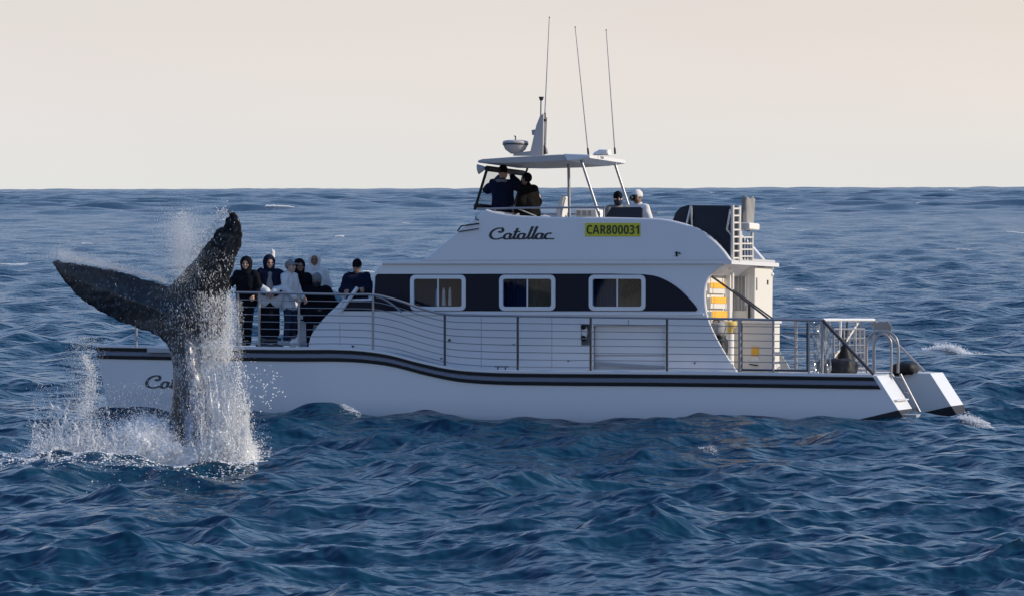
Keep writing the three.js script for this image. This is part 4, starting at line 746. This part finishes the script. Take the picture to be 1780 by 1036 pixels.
{
  const mist = [], streak = [], foam = [];
  const D = (px, py, z, r, ry, t) => (r < 0.008 ? mist : streak).push([wx(px, z), wy(py), wz(z), r, ry, t]);
  const small = () => rr(0.0018, 0.0034);
  // mist thrown up above the notch, and drifting off the left fluke
  for (let i = 0; i < 24000; i++) { const t = rnd(); D(lerp(324, 316, t) + gauss() * lerp(24, 20, t), lerp(478, 385, t) + gauss() * 18, gauss() * 0.3 - 0.2, small()); }
  for (let i = 0; i < 2600; i++) D(316 + gauss() * 9, rr(365, 490), gauss() * 0.25, rr(0.003, 0.0055));
  for (let i = 0; i < 16000; i++) { const t = Math.pow(rnd(), 1.1), x = lerp(292, 98, t) - (rnd() < 0.35 ? Math.abs(gauss()) * 28 * t : 0); D(x, lerp(492, 446, Math.pow(t, 0.8)) - Math.abs(gauss()) * lerp(5, 9, t) + (t > 0.85 ? gauss() * 4 : 0), -0.45 * t + gauss() * 0.15, small()); }
  for (let i = 0; i < 700; i++) { const t = rnd(); D(lerp(340, 402, t) + gauss() * 5 - 5, lerp(446, 366, t) - Math.abs(gauss()) * 8, 0.4 * t, rr(0.003, 0.008), rr(0.005, 0.02), -0.6); }
  // strands: chains of drops flung on arcs
  const strand = (x, y, vx, vy, n, r0, z) => { for (let i = 0; i < n; i++) { const t = i / n; D(x + vx * t + gauss() * 1.6, y - vy * t + 50 * t * t + gauss() * 1.6, z + gauss() * 0.03, r0 * lerp(1.1, 0.35, t) * rr(0.5, 1.3), r0 * rr(0.8, 2.4), gauss() * 0.6); } };
  for (let i = 0; i < 260; i++) { const x = 58 + Math.pow(rnd(), 0.9) * 150; strand(x, 798 - rr(0, 8), gauss() * 20 - 6, rr(30, 165) * (x < 105 || rnd() < 0.3 ? 1 : 0.6), 40, rr(0.004, 0.011), gauss() * 0.45); }
  for (let i = 0; i < 60; i++) strand(rr(200, 300), 790, gauss() * 22, rr(20, 100), 30, rr(0.004, 0.01), gauss() * 0.5);
  for (let i = 0; i < 170; i++) strand(rr(345, 430), 796, gauss() * 14 + 4, rr(30, 200), 36, rr(0.005, 0.011), gauss() * 0.5 + 0.2);
  // column dropping from the left fluke
  for (let i = 0; i < 3600; i++) { const t = rnd(), s = lerp(3, 16, t); if (rnd() > 0.65 + noise(t * 7, 2, 5)) continue; D(150 + 7 * Math.sin(t * 8) + gauss() * s + 18 * t, lerp(612, 785, t), gauss() * 0.22 + 0.35, rr(0.002, 0.0055), rr(0.004, 0.018)); }
  for (let i = 0; i < 170; i++) { const k = rnd() < 0.6, t = rnd(), w = 3 * Math.sin(t * 5); if (noise(t * 6, k ? 1.5 : 7.5, 3) < -0.1) continue; D((k ? lerp(196, 184, t) : lerp(141, 138, t)) + w + gauss() * 2, (k ? lerp(548, 592, t) : lerp(525, 562, t)), -0.3, rr(0.002, 0.0045), rr(0.005, 0.018)); }
  for (let i = 0; i < 3000; i++) D(rr(60, 300) + gauss() * 12, lerp(800, 660, Math.pow(rnd(), 1.6)), gauss() * 0.5, rr(0.0025, 0.007), rr(0.004, 0.012));
  // water running off the right fluke: separate threads, thickening downwards
  for (let s = 0; s < 40; s++) {
    const cx = rnd() < 0.15 ? 346 + rnd() * 25 : 372 + Math.sqrt(rnd()) * 58, top = lerp(560, 720, Math.pow(Math.abs((cx - 362) / 68), 0.8) * 0.6 + 0.4 * rnd()), dens = rr(0.2, 1), z0 = gauss() * 0.3 + 0.1, lean = (cx - 385) * 0.12;
    for (let i = 0, n = 170 * dens; i < n; i++) { const t = Math.pow(rnd(), 0.5); D(cx + gauss() * lerp(0.9, 2.8, t) + t * lean + 2 * Math.sin(t * 9 + s), lerp(top, 800, t), z0 + gauss() * 0.06, rr(0.002, 0.0058), rr(0.008, 0.05)); }
  }
  for (let i = 0; i < 14000; i++) { const x = 393 + gauss() * 23, y = 802 - Math.abs(gauss()) * 80 * (0.6 + 0.8 * Math.abs(noise(x * 0.09, 1, 7))); D(x, y, gauss() * 0.35 + 0.1, small(), rr(0.003, 0.009)); }
  for (let i = 0; i < 9000; i++) { const x = 155 + gauss() * 55, y = 802 - Math.abs(gauss()) * 45; D(x, y, gauss() * 0.4, small()); }
  for (let i = 0; i < 9000; i++) { const t = rnd(), x = 350 + rnd() * 72; D(x, lerp(520, 720, t), gauss() * 0.25, small(), rr(0.003, 0.01)); }
  for (let i = 0; i < 5000; i++) { const t = rnd(); D(148 + gauss() * 16, lerp(580, 760, t), gauss() * 0.3 + 0.3, small(), rr(0.003, 0.008)); }
  for (let i = 0; i < 5200; i++) { const t = rnd(), x = lerp(350, 402, rnd()); D(x + gauss() * 4, lerp(510, 630, t) + gauss() * 8, gauss() * 0.2 - 0.1, rr(0.0022, 0.005), rr(0.006, 0.035), gauss() * 0.3); }
  for (let i = 0; i < 90; i++) { const q = rnd(); D(lerp(425, 486, q) + gauss() * 8, lerp(640, 700, rnd()) + gauss() * 10, gauss() * 0.3, rr(0.006, 0.02), rr(0.006, 0.016)); }
  for (let i = 0; i < 220; i++) D(418 + gauss() * 6, rr(625, 760), gauss() * 0.2 + 0.3, rr(0.006, 0.017), rr(0.008, 0.02));
  // drops and runnels on the skin
  const p = tailGeo.attributes.position, nn = tailGeo.attributes.normal;
  for (let i = 0; i < 26000; i++) {
    const k = Math.floor(rnd() * p.count); if (nn.getZ(k) < -0.2) continue; const x = p.getX(k), y = p.getY(k), z = p.getZ(k); if (y < 0) continue;
    const mid = Math.exp(-Math.pow((x + 0.05) / 0.34, 2)), keep = 0.03 + 0.7 * mid * sstep(0.2, 1.2, y) + 0.25 * (y < 1.0 && x > -0.15) + 0.25 * (x > 0.05 && y < 3.3); if (rnd() > keep * (0.6 + noise(x * 5, y * 5, 2))) continue;
    const b = rnd() < 0.06; streak.push([whaleAt.x + x + nn.getX(k) * 0.004, y, whaleAt.z + z + nn.getZ(k) * 0.004, b ? rr(0.005, 0.009) : rr(0.002, 0.0045), rr(0.006, 0.03), gauss() * 0.4]);
  }
  // the boil at the foot of the tail: a soft core of foam wrapped in fine froth
  const lumps = [[250, 800, 50, 66, 0.5], [218, 803, 44, 38, 0.5], [290, 802, 46, 52, 0.5], [330, 803, 44, 34, 0.5], [385, 803, 46, 38, 0.5], [412, 804, 26, 30, 0.35], [160, 804, 60, 14, 0.5], [95, 804, 50, 13, 0.4]];
  const top = (x, z) => { let h = -1; for (const [cx, cy, w, hh, dz] of lumps) { const u = (x - LX(cx)) / (w / KP), v = z / dz, e = 1 - u * u - v * v; if (e > 0) h = Math.max(h, (hh + 16) / KP * Math.sqrt(e) - 16 / KP); } return h; };
  const core = nets((x, y, z) => { let d = 9; for (const [cx, cy, w, hh, dz] of lumps) { const a = w / KP, b = hh / KP; d = smin(d, (Math.hypot((x - LX(cx)) / a, y / b, z / dz) - 1) * Math.min(a, b, dz), 0.12); } return d + 0.075 * noise(x * 4.5, y * 4.5, z * 4.5) + 0.05 * noise(x * 10, y * 10, z * 10) + 0.028 * noise(x * 24, y * 24, z * 24); }, [LX(30), -0.15, -0.85], [LX(455), 0.9, 0.85], 0.024);
  const cp = core.attributes.position, cn = core.attributes.normal, seaAt = seaHeight(whaleAt.x, whaleAt.z);
  const cm = part('white_water', core, froth, scene); cm.position.set(whaleAt.x, seaAt - 0.02, whaleAt.z); cm.userData = { label: 'soft white mound of churned water round the foot of the whale tail', category: 'foam', kind: 'stuff' };
  for (let i = 0; i < 60000; i++) { const k = Math.floor(rnd() * cp.count), o = Math.abs(gauss()) * 0.05 + (rnd() < 0.25 ? Math.abs(gauss()) * 0.09 : 0); if (cp.getY(k) < -0.05) continue; foam.push([whaleAt.x + cp.getX(k) + cn.getX(k) * o, seaAt + cp.getY(k) + Math.abs(cn.getY(k)) * o * 1.3, whaleAt.z + cp.getZ(k) + cn.getZ(k) * o, rr(0.003, 0.009)]); }
  for (let i = 0; i < 26000; i++) { const x = rr(-5, 458), z = gauss() * 1.4 + 0.4; if (Math.abs(noise(x * 0.035, z * 1.6, 6) + 0.5 * noise(x * 0.11, z * 5, 2)) > 0.16 - 0.03 * Math.abs(z) && rnd() > 0.12) continue; foam.push([wx(x, z), seaHeight(wx(x, z), wz(z)) + 0.002, wz(z), rr(0.006, 0.022), rr(0.003, 0.007)]); }
  // joined sheets and ropes of water, torn into holes
  const sheet = (x0, x1, top, lo0, hi0, zc, fx, fy, seed2, label) => {
    const a = LX(x0), b = LX(x1), y1 = LY(top), c = 0.0135;
    const g = nets((x, y, z) => {
      const u = (x - a) / (b - a), v = clamp(y / y1), side = clamp(Math.min(u, 1 - u) * 7), wob = 0.06 * noise(x * 3, y * 2, seed2 + 9);
      const mid = zc + 0.16 * noise(x * 2.2, y * 1.1, seed2) + 0.05 * noise(x * 7, y * 4, seed2), r = 1 - 2.3 * Math.abs(noise((x + wob) * fx, y * fy, seed2 + 3)), r2 = 1 - 2.3 * Math.abs(noise((x - wob) * fx * 2.1, y * fy * 2.1, seed2 + 5));
      const thr = lerp(lo0, hi0, v) + 0.5 * noise(x * 2.4, y * 0.5, seed2 + 7), h = 0.05 * (Math.max(r, r2 * 0.9) - thr - (1 - side) * 0.8);
      return Math.max(Math.abs(z - mid) - Math.min(h, 0.022), y - y1);
    }, [a, -0.15, zc - 0.3], [b, y1, zc + 0.3], c);
    const o = part('water_sheet', g, sheetM, scene); o.position.set(whaleAt.x, seaAt, whaleAt.z); o.userData = { label, category: 'splash', kind: 'stuff' };
  };
  const sheetM = new THREE.MeshPhysicalMaterial({ color: lin(0.84, 0.86, 0.88), roughness: 0.25, transmission: 0.35, thickness: 0 });
  sheet(352, 436, 600, 0.46, 1.05, 0.12, 7.5, 1.5, 11, 'torn curtain of water falling right of the whale tail');
  sheet(370, 440, 660, 0.2, 0.95, 0.42, 6.5, 2.2, 31, 'lower sheet of splashing water in front of the curtain right of the tail');
  sheet(52, 150, 680, 0.25, 0.92, 0.2, 5.5, 3.6, 51, 'lacy crown of water thrown up farthest left of the tail');
  sheet(120, 215, 705, 0.3, 0.95, -0.1, 5.5, 3.6, 71, 'low lacy splash between the left crown and the white mound');
  cloudOf('spray_mist', 'pale mist of fine droplets thrown up round the whale tail', 'mist', mist, ico0, drop);
  cloudOf('splash_droplets', 'white drops and strands of water falling from the whale tail', 'splash', streak, ico0, drop);
  cloudOf('splash_foam', 'lacy white froth spread on the water round the whale tail', 'foam', foam, ico0, froth);
}
{ // breaking crests and the wash behind the stern
  const caps = [], crest = (x0, y0, x1, y1, thick, n, r, far = 0) => {
    const at = (px, py, q = 1) => onDepth(px, py, q * EYE * F / (py - HZ)), mx = (x0 + x1) / 2, my = (y0 + y1) / 2;
    let q = 1; if (far) { let top = -9; for (let s = 0.95; s < 1.05; s += 0.005) { const p = at(mx, my, s), h = seaHeight(p.x, p.z); if (h > top) { top = h; q = s; } } }
    for (let i = 0; i < n; i++) { const t = rnd(), px = lerp(x0, x1, t), py = lerp(y0, y1, t), k = (py - HZ) / EYE, p = at(px, far ? my : py, q), e = Math.sin(Math.PI * Math.pow(t, 0.7)) * (0.6 + 0.6 * Math.abs(noise(px * 0.15, py * 0.1, 3))), z = p.z + gauss() * 0.3; caps.push([p.x, seaHeight(p.x, z) + Math.abs(gauss()) * thick / k * e * (far ? 0.5 : 1) - 0.01, z, r * rr(0.4, 1.3), r * rr(0.3, 0.7)]); } };
  crest(1604, 604, 1716, 615, 6, 7000, 0.014); crest(461, 363, 511, 365, 1.6, 2500, 0.05, 1); for (const [x, y, w] of [[1238, 341, 5], [1376, 370, 7], [1398, 398, 9], [1602, 361, 9], [1652, 334, 6], [1676, 440, 14], [1768, 406, 18], [1396, 502, 14], [590, 407, 8], [392, 385, 9], [150, 430, 10], [20, 455, 26], [705, 392, 8], [640, 470, 10]]) crest(x - w, y - 0.4, x + w, y + 0.4, 1.2, 22 * w, 0.00011 * EYE * F / (y - HZ), 1); crest(1662, 728, 1728, 735, 7, 3600, 0.009); crest(592, 722, 630, 728, 4, 700, 0.008); crest(1213, 766, 1254, 774, 3, 600, 0.007);
  cloudOf('whitecap_foam', 'small white breaking crests and stern wash scattered on the blue sea', 'foam', caps, ico0, froth);
}
renderer.render(scene, camera);
